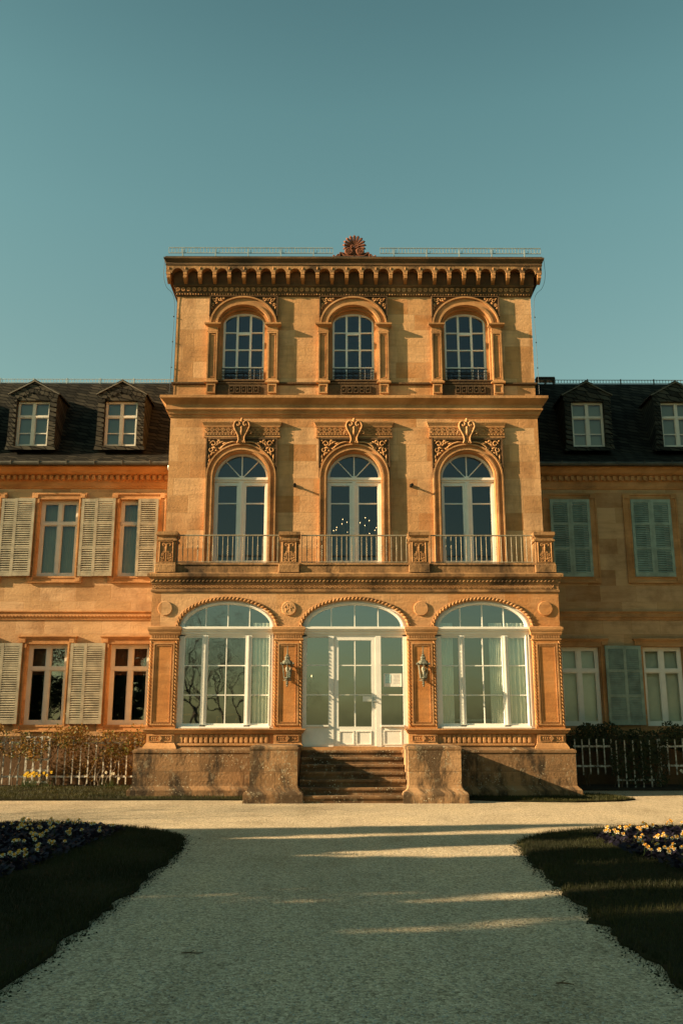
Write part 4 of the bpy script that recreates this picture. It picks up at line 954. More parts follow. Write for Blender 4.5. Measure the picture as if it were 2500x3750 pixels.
# chairs by the left window
def chair(x, y, rz, label):
    t = thing('chair', label, 'chair', (x, y, 1.155), 'wooden armchairs in the left ground room'); c = MB()
    t0 = Vector((x, y, 1.155))
    P = lambda a, q, z: (x + a, y + q, 1.155 + z)
    c.box(x - .25, x + .25, y - .24, y + .24, 1.155 + .40, 1.155 + .46); c.build('seat', 'wood', t)
    c = MB(); arc = [P(.27 * math.cos(a), .02 + .26 * math.sin(a), .66 + .06 * max(0, math.sin(a))) for a in [R(-20 + 22 * k) for k in range(11)]]
    c.tube(arc, [.018] * 3 + [.028] * 5 + [.018] * 3, 7); c.build('backrest', 'wood', t, smooth=True)
    for sx, sy in ((-1, -1), (1, -1), (-1, 1), (1, 1)):
        c = MB(); c.tube([P(.24 * sx, .22 * sy, .0), P(.22 * sx, .2 * sy, .42), P(.245 * sx, .12 * sy, .67)], [.014, .02, .016], 6); c.build('leg', 'wood', t)
    t.rotation_euler = (0, 0, rz); return t
chair(-3.72, .80, R(12), 'curved wooden armchair seen through the lower left pane of the ground window'); chair(-2.88, 1.0, R(-15), 'wooden armchair seen low behind the middle panes of the left ground window')
b = MB(); b.box(2.2, 3.2, .9, 1.5, 1.72, 1.76)
for x in (2.27, 3.13):
    for y in (.97, 1.43): b.box(x - .03, x + .03, y - .03, y + .03, 1.15, 1.72)
b.box(2.18, 3.22, .88, 1.52, 1.762, 1.77); tag(b.build('side_table', 'paper'), 'low white-topped table behind the right ground window', 'table')
# chandelier of the salon
ch = thing('chandelier', 'lit crystal chandelier behind the middle french window', 'chandelier', (.12, 3.0, 8.9))
b = MB(); b.tube([(.12, 3., 8.99), (.12, 3., 6.3)], .012, 5); b.lathe([(.02, 0), (.07, .05), (.04, .15), (.09, .25), (.03, .35)], (.12, 3., 6.25), 10)
tips = []
for k in range(18):
    a = 2 * PI * k / 18 + .2; r = .60 if k % 3 else .36; zt = 6.66 + .06 * (k % 2) if k % 3 else 6.93
    tip = (.12 + r * math.cos(a), 3. + r * math.sin(a), zt); tips.append(tip)
    b.tube(catmull([(.12, 3., 6.45), (.12 + .5 * r * math.cos(a), 3 + .5 * r * math.sin(a), 6.33), (.12 + .95 * r * math.cos(a), 3 + .95 * r * math.sin(a), zt - .2), tip], 4), .009, 5)
b.build('arms', 'brass', ch)
for t in tips:
    b = MB(); b.lathe([(.004, 0), (.008, .008), (.007, .017), (.002, .03)], t, 7); b.build('candle_bulb', 'lamp', ch)
sc = thing('wall_sconce', 'small candle lamp glowing behind the left side light of the door', 'lamp', (-.98, 1.2, 2.7))
b = MB(); b.tube([(-1.28, 1.2, 2.68), (-.98, 1.2, 2.64), (-.98, 1.2, 2.72)], .01, 5); b.lathe([(.04, 0), (.05, .02), (.01, .03)], (-.98, 1.2, 2.7), 8); b.build('arm', 'brass', sc)
b = MB(); b.lathe([(.005, 0), (.011, .012), (.009, .024), (.002, .045)], (-.98, 1.2, 2.74), 8); b.build('candle_bulb', 'lamp', sc)
# notices on the door glass
b = MB(); b.box(.67, 1.07, .180, .183, 2.47, 2.76); b.shift(-.07); nt_ = tag(b.build('paper_notice', 'paper'), 'white paper notice with blue picture and grey lines on the right side light', 'notice')
b = MB(); b.box(.70, .825, .1765, .1795, 2.545, 2.74); b.shift(-.07); b.build('printed_picture', 'ink', nt_)
b = MB()
for k in range(7): b.box(.88 + .01 * (k % 3), 1.03 - .015 * (k % 2), .1065, .1095, 2.725 - k * .03, 2.732 - k * .03)
b.build('printed_lines', 'inkgrey', nt_)
b = MB(); b.box(.195, .388, .178, .181, 2.145, 2.262); b.box(.20, .384, .1755, .1779, 2.15, 2.155); b.shift(-.07); tag(b.build('paper_slip', 'paper'), 'small blank white paper slip on the door glass beside the handle', 'notice')

# ------------------------------------------------------------------ lanterns and small fittings
def lantern(x, label):
    t = thing('wall_lantern', label, 'lantern', (x, -.06, 2.45), 'old wall lanterns beside the door')
    y = -.24; n = 6
    def hexa(r, z, ph=PI / 6): return [(x + r * math.cos(ph + k * PI / 3), y + r * math.sin(ph + k * PI / 3), z) for k in range(n)]
    b = MB(); b.box(x - .035, x + .035, -.1, -.061, 2.62, 2.86)
    b.tube(catmull([(x, -.08, 2.60), (x, -.20, 2.545), (x, y, 2.58), (x, y, 2.63)], 4), .014, 6)
    for sg in (-1, 1): b.tube([(x + sg * .03, -.08, 2.70), (x + sg * .09, -.16, 2.60), (x + sg * .03, y, 2.58)], .008, 5)
    b.lathe([(.008, 0), (.024, .02), (.012, .04), (.036, .065), (.018, .09), (.03, .11), (.012, .13), (.05, .155), (.055, .18), (.07, .19)], (x, y, 2.452), 10)
    b.build('bracket', 'bronze', t)
    b = MB()
    lo_, hi = hexa(.078, 2.645), hexa(.118, 2.945)
    for a, c in zip(lo_, hi): b.tube([a, c], .009, 4)
    b.tube(lo_ + [lo_[0]], .011, 4); b.tube(hi + [hi[0]], .013, 4)
    b.build('cage', 'bronze', t)
    b = MB(); b.lathe([(.15, 0), (.145, .018), (.115, .03), (.10, .07), (.06, .09), (.05, .12), (.065, .13), (.055, .16), (.03, .18), (.04, .20), (.015, .225), (.013, .30), (.006, .40)], (x, y, 2.945), 6)
    for k in range(6):
        a = PI / 6 + k * PI / 3; b.ball((x + .155 * math.cos(a), y + .155 * math.sin(a), 2.955), .02, .02, .028, 5, 4)
    b.build('lantern_roof', 'bronze', t)
    b = MB(); lo2, hi2 = hexa(.074, 2.65), hexa(.113, 2.942)
    for k in range(6): j = (k + 1) % 6; b.quad(lo2[k], lo2[j], hi2[j], hi2[k])
    b.build('pane', 'bulbglass', t)
    b = MB(); b.lathe([(.014, 0), (.016, .05), (.036, .09), (.042, .125), (.03, .16), (.006, .175)], (x, y, 2.72), 10); b.build('bulb', 'bulb', t, smooth=True)
lantern(-1.475, 'old metal wall lantern on the pilaster left of the entrance door'); lantern(1.525, 'old metal wall lantern on the pilaster right of the entrance door')
for x, lb in ((-1.43, 'small dark spotlight on the balcony wall between the left and middle windows'), (1.44, 'small dark spotlight on the balcony wall between the middle and right windows')):
    b = MB(); b.box(x - .03, x + .03, 1.11, 1.149, 7.36, 7.43); b.tube([(x, 1.12, 7.395), (x + .01, .98, 7.38), (x + .015, .93, 7.37)], [.025, .028, .036], 8)
    tag(b.build('spotlight', 'iron'), lb, 'spotlight', 'spotlights on the balcony wall')
for sg, lb in ((-1, 'thin lightning cable running down the left corner of the tall pavilion'), (1, 'thin lightning cable running down the right corner of the tall pavilion')):
    e0, e1, e2 = (-4.86, -4.60, -4.62) if sg < 0 else (4.99, 4.72, 4.73)
    b = MB(); b.tube(catmull([(e0, .95, 13.45), (e0 + sg * .02, .98, 13.0), (e0 - sg * .05, 1.05, 12.7), (e1, 1.12, 12.35), (e1, 1.12, 11.), (e2, 1.12, 9.8)], 5), .005, 4)
    for z in (11.9, 11.2, 10.5): b.ball((e1, 1.12, z), .018)
    tag(b.build('lightning_cable', 'iron'), lb, 'cable')

# ------------------------------------------------------------------ ground
b = MB(); b.quad((-220, -220, GZ), (220, -220, GZ), (220, 220, GZ), (-220, 220, GZ)); structure(b.build('gravel_court', 'gravel', recalc=False))
def smooth_poly(pts, k=12): return [(p.x, p.y) for p in catmull([(x, y, 0) for x, y in pts], k)]
edgeL = smooth_poly([(-14, -7.2), (-9, -5.9), (-6.8, -5.62), (-5.6, -5.52), (-4.9, -5.5), (-4.1, -5.85), (-3.28, -6.34), (-2.71, -6.93), (-2.46, -7.55), (-2.36, -8.5), (-2.31, -9.4), (-2.31, -12), (-2.35, -14.6), (-2.4, -20), (-2.4, -30)])
edgeR = smooth_poly([(14, -7.4), (9, -6.3), (6.5, -6.1), (4.82, -6.16), (3.61, -6.3), (2.85, -6.8), (2.15, -7.6), (1.92, -8.6), (1.80, -10.2), (1.71, -12.24), (1.69, -13.5), (1.68, -14.5), (1.70, -20), (1.7, -30)])
rng = np.random.default_rng(5)
def lawn(edge, far, name):
    # turf raised a few centimetres with a soft ragged rim
    jit = [(x + rng.normal(0, .025) + .045 * math.sin(i * 1.3) * math.sin(i * .37), y + rng.normal(0, .02)) for i, (x, y) in enumerate(edge)]
    poly = jit + far; n = len(poly); b = MB()
    cx = sum(p[0] for p in poly) / n; cy = sum(p[1] for p in poly) / n
    ins = []
    for x, y in poly: d = math.hypot(cx - x, cy - y); ins.append((x + (cx - x) / d * .12, y + (cy - y) / d * .12))
    b.add([(x, y, GZ - .02) for x, y in poly] + [(x, y, GZ + .015) for x, y in poly] + [(x, y, GZ + .045) for x, y in ins],
          [(i, (i + 1) % n, n + (i + 1) % n, n + i) for i in range(n)] + [(n + i, n + (i + 1) % n, 2 * n + (i + 1) % n, 2 * n + i) for i in range(n)] + [tuple(range(2 * n, 3 * n))])
    return structure(b.build(name, 'soil')), poly
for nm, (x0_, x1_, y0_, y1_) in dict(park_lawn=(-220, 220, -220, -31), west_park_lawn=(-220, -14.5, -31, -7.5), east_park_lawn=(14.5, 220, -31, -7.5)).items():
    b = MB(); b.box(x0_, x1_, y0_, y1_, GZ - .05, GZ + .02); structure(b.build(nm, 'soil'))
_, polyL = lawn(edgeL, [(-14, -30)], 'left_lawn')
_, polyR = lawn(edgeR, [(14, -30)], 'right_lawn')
strips = {'left_verge': [(-17, -1.05), (-9, -1.02), (-5, -.98), (-3.7, -.93), (-2.3, -1.0), (-2.2, -.12), (-4.95, -.1), (-4.95, 3.54), (-17, 3.54)],
          'right_verge': [(2.2, -.15), (2.3, -.9), (3.2, -1.35), (4.4, -1.5), (5.3, -1.3), (5.8, -.9), (5.6, .4), (4.95, .6), (4.95, -.1)]}
for nm, p in strips.items():
    b = MB(); b.hprism(p, GZ - .03, GZ + .03); structure(b.build(nm, 'soil'))
b = MB(); b.hprism([(4.95, 1.8), (17, 1.8), (17, 3.54), (4.95, 3.54)], GZ - .03, GZ + .04); structure(b.build('planting_bed', plain('dark_bed_soil', (.03, .022, .012), .95, var=.4, scale=5., bump=.5)))
def inside(x, y, poly):
    c = np.zeros(len(x), bool); n = len(poly)
    for i in range(n):
        x1, y1 = poly[i]; x2, y2 = poly[i - 1]
        c ^= ((y1 > y) != (y2 > y)) & (x < (x2 - x1) * (y - y1) / (y2 - y1 + 1e-12) + x1)
    return c
def blades(name, poly, box, n, h0, h1, w, label, mat='grass', z=GZ + .03, weight=True):
    x0, x1, y0, y1 = box
    x = rng.uniform(x0, x1, n); y = rng.uniform(y0, y1, n)
    m = inside(x, y, poly); x, y = x[m], y[m]
    n = len(x); h = rng.uniform(h0, h1, n) * (0.6 + .8 * (np.sin(x * 3.1) * np.cos(y * 2.7) * .5 + .5)); a = rng.uniform(0, 2 * PI, n)
    lx, ly = rng.normal(0, .45, n) * h, rng.normal(0, .45, n) * h
    V = np.empty((n, 3, 3), np.float32)
    V[:, 0] = np.stack([x - w * np.cos(a), y - w * np.sin(a), np.full(n, z - .02)], 1); V[:, 1] = np.stack([x + w * np.cos(a), y + w * np.sin(a), np.full(n, z - .02)], 1)
    V[:, 2] = np.stack([x + lx, y + ly, z + h], 1)
    me = bpy.data.meshes.new(name); me.vertices.add(3 * n); me.vertices.foreach_set('co', V.ravel()); me.loops.add(3 * n); me.loops.foreach_set('vertex_index', np.arange(3 * n, dtype=np.int32))
    me.polygons.add(n); me.polygons.foreach_set('loop_start', np.arange(0, 3 * n, 3, dtype=np.int32)); me.update(); me.materials.append(M[mat])
    o = bpy.data.objects.new(name, me); COL.objects.link(o); return tag(o, label, 'grass', kind='stuff')
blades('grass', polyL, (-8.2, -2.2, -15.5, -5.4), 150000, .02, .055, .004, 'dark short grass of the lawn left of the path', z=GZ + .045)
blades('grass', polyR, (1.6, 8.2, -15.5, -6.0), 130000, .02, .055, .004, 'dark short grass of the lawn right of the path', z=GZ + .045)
# ragged rim
def rim(edge, label):
    P = [p for p in edge if -15.6 < p[1] and abs(p[0]) < 8.5]; quads = []
    b = MB()
    for (xa, ya), (xb, yb) in zip(P[:-1], P[1:]):
        L = math.hypot(xb - xa, yb - ya)
        for k in range(int(L * 260)):
            t = random.random(); x = xa + (xb - xa) * t + random.gauss(0, .045); y = ya + (yb - ya) * t + random.gauss(0, .045); h = random.uniform(.01, .05); a = random.random() * 6.3
            b.add([(x - .0035 * math.cos(a), y - .0035 * math.sin(a), GZ - .005), (x + .0035 * math.cos(a), y + .0035 * math.sin(a), GZ - .005), (x + random.gauss(0, .03), y + random.gauss(0, .03), GZ + h)], [(0, 1, 2)])
    tag(b.build('grass', 'grass', recalc=False), label, 'grass', kind='stuff')
def crumbs(edge, label):
    b = MB()
    for (xa, ya), (xb, yb) in zip(edge[:-1], edge[1:]):
        if yb < -15.6 or abs(xa) > 8.5: continue
        for k in range(int(math.hypot(xb - xa, yb - ya) * 60)):
            t = random.random(); d = abs(random.gauss(0, .07)) * (1 if xa > 0 else -1); x = xa + (xb - xa) * t - d; y = ya + (yb - ya) * t + random.gauss(0, .04) - .3 * abs(d) * 0
            r = random.uniform(.003, .011); b.ball((x, y, GZ + r * .3), r, r * random.uniform(.6, 1.), r * .6, 5, 3)
    tag(b.build('soil_crumbs', 'soil', recalc=False), label, 'soil', kind='stuff')
crumbs(edgeL, 'dark soil crumbs spilled on the gravel beside the left lawn'); crumbs(edgeR, 'dark soil crumbs spilled on the gravel beside the right lawn')
rim(edgeL, 'loose grass tufts along the rim of the left lawn'); rim(edgeR, 'loose grass tufts along the rim of the right lawn')
blades('grass', strips['left_verge'], (-9.8, -2.2, -1.05, 3.), 16000, .02, .06, .008, 'sunlit grass verge along the foot of the left plinth', 'verge')
blades('grass', strips['right_verge'], (2.2, 5.9, -1.5, .6), 9000, .02, .06, .008, 'narrow grass verge at the foot of the right plinth', 'verge')
# loose pebbles on the path
def pebbles():
    n = 9000; V = []; F = []
    ys = -15.4 + 9 * rng.random(n) ** 1.6; xs = rng.uniform(-2.6, 2.0, n)
    base = np.array([(1, 0, 0), (-1, 0, 0), (0, 1, 0), (0, -1, 0), (0, 0, 1), (0, 0, -1)], float); fs = [(0, 2, 4), (2, 1, 4), (1, 3, 4), (3, 0, 4)]
    for i in range(n):
        s = rng.uniform(.003, .009); a = rng.uniform(0, 6.3); c, d = math.cos(a), math.sin(a); o = len(V)
        for q in base:
            x, y, z = q * (s * 1.4, s, s * .7); V.append((xs[i] + x * c - y * d, ys[i] + x * d + y * c, GZ + .002 + z))
        F += [tuple(k + o for k in f) for f in fs]
    b = MB(); b.v = V; b.f = F; tag(b.build('pebbles', 'pebble', recalc=False), 'loose pale pebbles scattered over the gravel path', 'pebbles', kind='stuff')
pebbles()
def twig(pts, r, label):
    b = MB(); b.tube([(x, y, GZ + .012) for x, y in pts], [r * .7, r, r * .9, r * .5][:len(pts)], 5)
    (xa, ya), (xb, yb) = pts[1], pts[2]; b.tube([(xa, ya, GZ + .012), ((xa + xb) / 2 + .01, (ya + yb) / 2 + .03, GZ + .02)], r * .5, 4)
    tag(b.build('twig', 'twig'), label, 'twig')
twig([(-1.44, -13.80), (-1.39, -13.79), (-1.34, -13.80), (-1.29, -13.79)], .005, 'short dark twig lying on the gravel left of the middle of the path')
twig([(3.93, -5.84), (4.05, -5.86), (4.2, -5.86), (4.32, -5.9)], .010, 'long thin twig on the sunlit gravel behind the right lawn')
twig([(.94, -14.55), (.97, -14.54), (1.01, -14.555), (1.04, -14.58)], .005, 'tiny twig on the gravel near the right lower corner of the path')

# ------------------------------------------------------------------ spring flowers
def flower_proto(name, petal, cup, label, group, h=.085, r=.029):
    t = thing(name, label, 'flower', (0, 0, -50), group); z = -50
    b = MB(); b.tube([(0, 0, z - .02), (.004, 0, z + h)], .004, 4); b.build('stalk', 'stem', t)
    b = MB()
    for k in range(6):
        a = k * PI / 3; c, s = math.cos(a), math.sin(a)
        P = lambda u, v, w: (c * u - s * v, s * u + c * v, z + h + w)
        b.add([P(.006, 0, 0), P(r * .6, -r * .42, .012), P(r, 0, .006), P(r * .6, r * .42, .012)], [(0, 1, 2, 3)])
    b.build('petals', petal, t, recalc=False)
    b = MB(); b.lathe([(.008, 0), (.012, .008), (.017, .02), (.005, .012)], (0, 0, z + h + .004), 7); b.build('cup', cup, t)
    return t
fl = flower_proto('spring_flower', 'petal', 'cup', 'cream flower with an orange cup among the violet pansies of the left lawn', 'cream flowers in the left lawn')
used = []
def plant(proto, x, y, label=None, group=None, z=GZ + .09, sc=1.):
    first = proto not in used
    rot = (random.gauss(.55, .35), random.gauss(0, .35), random.random() * 6.3)   # most heads nod towards the path
    s = sc * random.uniform(.85, 1.25)
    e = (random.uniform(.2, .9) , random.gauss(0, .3), random.gauss(0, .5))
    if first: used.append(proto); proto.location = (x, y, z); proto.rotation_euler = e; proto.scale = (s, s, s); o = proto
    else: o = copy_tree(proto, (x, y, z), e, None, label, (s, s, s))
    if group: o['group'] = group
    if label: o['label'] = label
    return o
random.seed(21)
clL = [(-4.95, -6.55, 7), (-4.6, -6.55, 5), (-4.25, -6.6, 4), (-5.6, -6.7, 6), (-3.9, -6.9, 4), (-3.55, -7.4, 4), (-4.75, -7.35, 8), (-4.4, -7.55, 7), (-5.35, -7.3, 8), (-3.85, -8.0, 6), (-4.15, -8.3, 9), (-5.0, -8.1, 8), (-5.5, -8.2, 7), (-3.75, -9.1, 8), (-4.05, -8.95, 6), (-4.5, -9.3, 5), (-4.0, -10.2, 8), (-3.75, -10.05, 5), (-4.3, -10.0, 6), (-4.35, -11.2, 6), (-4.7, -10.5, 6), (-4.2, -12.0, 4)]
for cx, cy, n in clL:
    for k in range(n): plant(fl, cx + random.gauss(0, .11), cy + random.gauss(0, .10))
flR = flower_proto('spring_flower', 'petal', 'cup', 'cream flower with an orange cup among the violet pansies of the right lawn', 'cream flowers in the right lawn')
for cx, cy, n in [(3.2, -7.85, 7), (3.45, -7.8, 4), (3.65, -7.5, 8), (3.95, -7.15, 5), (4.3, -7.0, 6), (4.75, -7.0, 6), (3.35, -8.75, 6), (3.7, -8.5, 7), (4.0, -8.35, 9), (4.3, -8.1, 7), (4.75, -7.8, 8), (3.3, -9.65, 7), (3.6, -9.5, 9), (3.95, -9.2, 9), (4.4, -8.9, 8), (3.4, -10.5, 5), (3.7, -10.3, 7), (4.2, -9.9, 6), (3.9, -11.1, 5), (5.1, -7.3, 5)]:
    for k in range(n): plant(flR, cx + random.gauss(0, .11), cy + random.gauss(0, .10))
def pansy_mass(poly, box, n, label):
    x0, x1, y0, y1 = box; b = MB()
    for k in range(n):
        x = random.uniform(x0, x1); y = random.uniform(y0, y1)
        if not inside(np.array([x]), np.array([y]), poly)[0]: continue
        z = GZ + random.uniform(.05, .13); a = random.random() * 6.3; r = random.uniform(.018, .034); t = random.uniform(.2, 1.2)
        ca, sa = math.cos(a), math.sin(a)
        b.add([(x + (ca * u - sa * v), y + (sa * u + ca * v) * math.cos(t), z + v * math.sin(t)) for u, v in ((0, -r), (r, -.2 * r), (.6 * r, r), (-.6 * r, r), (-r, -.2 * r))], [(0, 1, 2, 3, 4)])
    tag(b.build('violet_pansies', 'violet', recalc=False), label, 'flowers', kind='stuff')
pansy_mass([(-3.4, -6.9), (-4.0, -6.45), (-6.2, -6.3), (-7.5, -6.6), (-7.5, -13), (-4.2, -12.6), (-3.75, -11.2), (-3.55, -9.6), (-3.5, -8.2)], (-7.5, -3.4, -13, -6.2), 16000, 'mass of dark violet pansies in the left lawn')
pansy_mass([(3.05, -7.6), (3.6, -7.1), (4.6, -6.8), (7.5, -6.9), (7.5, -12.5), (3.9, -11.8), (3.2, -10.6), (3.05, -9.2)], (3.0, 7.5, -12.5, -6.7), 14000, 'mass of dark violet pansies in the right lawn')
# flower clumps at the foot of the left wing
def clump(x, y, name, label, petal, n, hh, cat='flower clump', leaf='stem'):
    t = thing(name, label, cat, (x, y, GZ + .03)); b = MB(); d = MB()
    for k in range(n * 6):
        a = random.random() * 6.3; r = random.uniform(0, .16); h = hh * random.uniform(.5, 1.); q = random.uniform(.03, .14)
        b.add([(x + r * math.cos(a) - .006, y + r * math.sin(a), GZ), (x + r * math.cos(a) + .006, y + r * math.sin(a), GZ), (x + (r + q) * math.cos(a), y + (r + q) * math.sin(a), GZ + h)], [(0, 1, 2)])
    b.build('leaves', leaf, t, recalc=False)
    for k in range(n):
        a = random.random() * 6.3; r = random.uniform(0, .2); c = Vector((x + r * math.cos(a), y + r * math.sin(a), GZ + hh * random.uniform(.85, 1.15)))
        for j in range(6):
            u = Vector((math.cos(j * PI / 3), -.2, math.sin(j * PI / 3))) * .04; v = Vector((-math.sin(j * PI / 3), 0, math.cos(j * PI / 3))) * .015
            d.add([c, c + u * .6 - v, c + u, c + u * .6 + v], [(0, 1, 2, 3)])
        d.tube([c, c + Vector((0, -.035, 0))], .014, 6)
    d.build('blooms', petal, t, recalc=False)
clump(-7.95, 2.75, 'daffodil_clump', 'clump of yellow daffodils in front of the small ladder trellis', 'yellow', 13, .33)
clump(-7.55, 2.8, 'daffodil_clump', 'few yellow daffodils right of the small ladder trellis', 'yellow', 4, .33)
clump(-6.0, 2.7, 'white_flower_clump', 'white spring blooms under the vine near the left plinth', 'petal', 5, .34)
clump(-5.65, 2.6, 'leafy_clump', 'low green leafy plant beside the left end of the plinth', 'petal', 1, .25, 'plant')
clump(8.0, 2.3, 'leafy_clump', 'dark leafy plant with pale blooms at the foot of the right wing', 'petal', 3, .38, 'plant', 'darkvine')

# ------------------------------------------------------------------ trellises and climbers
def trellis(xa, xb, y, z0, z1, rails, step, label, name='trellis', w=.014):
    t = thing(name, label, 'trellis', ((xa + xb) / 2, y, GZ))
    b = MB()
    for z in rails: b.box(xa, xb, y - .012, y + .012, z - .022, z + .022)
    b.build('rails', 'trellis', t)
    n = max(1, round((xb - xa - .06) / step))
    for k in range(n + 1):
        x = xa + .03 + k * (xb - xa - .06) / n; dz = random.uniform(-.02, .02)
        b = MB(); b.box(x - w, x + w, y - .034, y - .0125, z0 + dz, z1 + dz); b.build('picket', 'trellis', t)
trellis(-9.9, -5.42, 3.05, .19, 1.33, (1.20, .38), .192, 'long white picket trellis under the vine along the left wing')
trellis(-8.16, -7.54, 2.96, .22, 1.33, (1.335, 1.06, .795, .53, .25), .185, 'small ladder-shaped white trellis leaning on the left picket trellis', w=.018)
trellis(5.46, 6.42, 2.6, .45, 1.30, (1.12, .65), .19, 'white picket trellis hung beside the right end of the plinth, in shade')
trellis(6.44, 7.52, 2.45, .15, 1.28, (.33,), .19, 'taller shaded white trellis standing between two shorter ones')
trellis(7.56, 9.9, 2.6, .45, 1.30, (1.12, .66), .19, 'long white picket trellis in the shade at the right edge')
def climber(name, box, n, mat, label, size, bias=1., mat2=None, thin=.0, clumps=None):
    x0, x1, y0, y1, z0, z1 = box
    t = thing(name, label, 'climbing plant', ((x0 + x1) / 2, y1, GZ)); b = MB(); b2 = MB()
    for k in range(n):
        x = random.uniform(x0, x1); z = z1 - (z1 - z0) * random.random() ** bias
        dens = .5 + .5 * math.sin(x * 4.1 + 1.3 * math.sin(z * 3.)) * math.cos(x * 1.7 + z * 4.)
        if random.random() > dens + .25 - thin * (z1 - z) / (z1 - z0): continue
        zt = z + .10 * math.sin(x * 3.3) + .06 * math.sin(x * 9.)
        c = Vector((x, random.uniform(y0, y1), zt)); s = size * random.uniform(.6, 1.3)
        u = Vector((random.gauss(0, 1), random.gauss(0, .5), random.gauss(0, 1))).normalized(); v = u.cross(Vector((random.gauss(0, .6), -1, random.gauss(.4, .5)))).normalized()
        (b2 if mat2 and random.random() < .22 else b).add([c - u * s, c - v * s * .55, c + u * s, c + v * s * .55], [(0, 1, 2, 3)])
    b.build('leaves', mat, t, recalc=False)
    if mat2: b2.build('green_leaves', mat2, t, recalc=False)
    b = MB()
    for k in range(int((x1 - x0) * 3)):
        x = random.uniform(x0, x1); pts = [(x, y1 - .02, GZ)]
        for j in range(1, 7): pts.append((pts[-1][0] + random.gauss(.03, .07), y1 - random.uniform(0, .08), GZ + j * (z1 - GZ) / 6.5))
        b.tube(pts, [.014 - .0015 * j for j in range(7)], 4)
    b.build('stems', 'bark', t)
random.seed(33)
climber('climbing_vine', (-9.8, -4.95, 2.80, 3.05, .90, 1.56), 6000, 'vine', 'brown and green vine sprawling over the left picket trellis', .034, .7, 'vinegreen', .5)
climber('climbing_vine', (-7.6, -5.1, 3.0, 3.15, .35, 1.25), 3000, 'vine', 'thinner russet vine hanging through the pickets near the left plinth', .032, 1., None, .5)
climber('ivy', (5.2, 9.9, 2.6, 2.9, .95, 1.60), 6000, 'darkvine', 'dark ivy hanging over the shaded trellises on the right', .04, .8)
climber('ivy', (6.3, 7.7, 2.30, 2.45, .3, 1.4), 1500, 'darkvine', 'dark ivy strands over the tall shaded trellis on the right', .04, 1.)
# ------------------------------------------------------------------ trees behind the photographer that shade the court and show in the glass
def bare_tree(seed, H, name, label, group):
    rd = random.Random(seed); t = thing(name, label, 'tree', (0, 0, GZ), group); tr = MB(); cr = MB()
    def grow(p, d, L, r, lev):
        pts = [p]; rs = [r]; q = p.copy(); dd = d.copy(); n = 4
        for k in range(n):
            dd = (dd + Vector((rd.gauss(0, .13), rd.gauss(0, .13), rd.gauss(.04, .08)))).normalized(); q = q + dd * (L / n); pts.append(q.copy()); rs.append(r * (1 - .55 * (k + 1) / n))
        (tr if lev < 2 else cr).tube(pts, rs, 6 if lev < 2 else 3, cap=False)
        if lev >= 5: return
        for k in range((5, 4, 4, 3, 3)[lev]):
            f = rd.uniform(.35, 1.) if lev else rd.uniform(.3, 1.)
            i = min(n - 1, int(f * n)); base = pts[i].lerp(pts[i + 1], f * n - i) if i < n else pts[-1]
            ax = dd.orthogonal(); ax.rotate(Matrix.Rotation(rd.random() * 6.3, 3, dd)); nd_ = (dd * .75 + ax * rd.uniform(.55, 1.)).normalized()
            grow(base, nd_, L * rd.uniform(.5, .75), max(.006, rs[i] * .55), lev + 1)
    grow(Vector((0, 0, GZ)), Vector((0, 0, 1)), H * .5, H * .012, 0)
    tr.build('trunk', 'bark', t, recalc=False); cr.build('crown', 'bark', t, recalc=False); return t
def evergreen(seed, H, rad, name, label, group, n=3400, s0=.12, s1=.26):
    rd = random.Random(seed); t = thing(name, label, 'tree', (0, 0, GZ), group); b = MB(); b.tube([(0, 0, GZ), (.05, 0, H * .5), (0, 0, H * .95)], [.18, .12, .03], 7); b.build('trunk', 'bark', t)
    c = MB()
    for k in range(n):
        h = rd.random() ** .85; z = GZ + .5 + (H - .6) * h; rr = rad * (1 - h ** 2.2) * (.75 + .3 * math.sin(7 * h * 3 + rd.random()))
        a = rd.random() * 6.3; r = rr * math.sqrt(rd.uniform(.15, 1.)); p = Vector((r * math.cos(a), r * math.sin(a), z)); s = rd.uniform(s0, s1)
        u = Vector((rd.gauss(0, 1), rd.gauss(0, 1), rd.gauss(0, .7))).normalized(); v = u.orthogonal().normalized(); v.rotate(Matrix.Rotation(rd.random() * 6.3, 3, u))
        c.add([p - u * s, p - v * s * .5, p + u * s, p + v * s * .5], [(0, 1, 2, 3)])
    c.build('crown', 'needles', t, recalc=False); return t
random.seed(11)
G1 = 'evergreens behind the photographer, left of the lawns'; L1 = 'dense dark evergreen outside the picture, left of the lawns'
ev = evergreen(3, 9., 1.9, 'evergreen_tree', L1, G1); ev.location = (-33, -11.3, 0)
first = True
SPOTS = []
for row, (yy, x0, x1, st) in enumerate(((-11.4, -33, -12, 2.6), (-13.6, -33, -11, 2.9), (-16.2, -34, -10, 2.9), (-19, -36, -11, 2.9), (-22, -38, -13, 3.), (-25.5, -40, -14, 3.))):
    x = x0
    while x < x1: SPOTS.append((x + random.uniform(-.5, .5), yy + random.uniform(-.6, .6), random.uniform(.84, 1.03))); x += st
G4 = 'unseen evergreens added beside the right wing to block sky light'  # unseen trees, added to keep sky light off the right wing
for x, y, s_ in ((12.5, -1.5, 1.25), (14, -5, 1.4), (12.8, -8.5, 1.2), (15.5, -12, 1.5), (17, -2, 1.5), (19, -8, 1.6)):
    o = copy_tree(ev, (x, y, GZ * (1 - s_)), (0, 0, random.random() * 6.3), None, 'dense unseen evergreen added beside the right wing to block sky light', (s_ * 1.25, s_ * 1.25, s_)); o['group'] = G4
G3 = 'belt of evergreens beyond the park lawn'; L3 = 'tall evergreen of the far park belt, outside the picture'
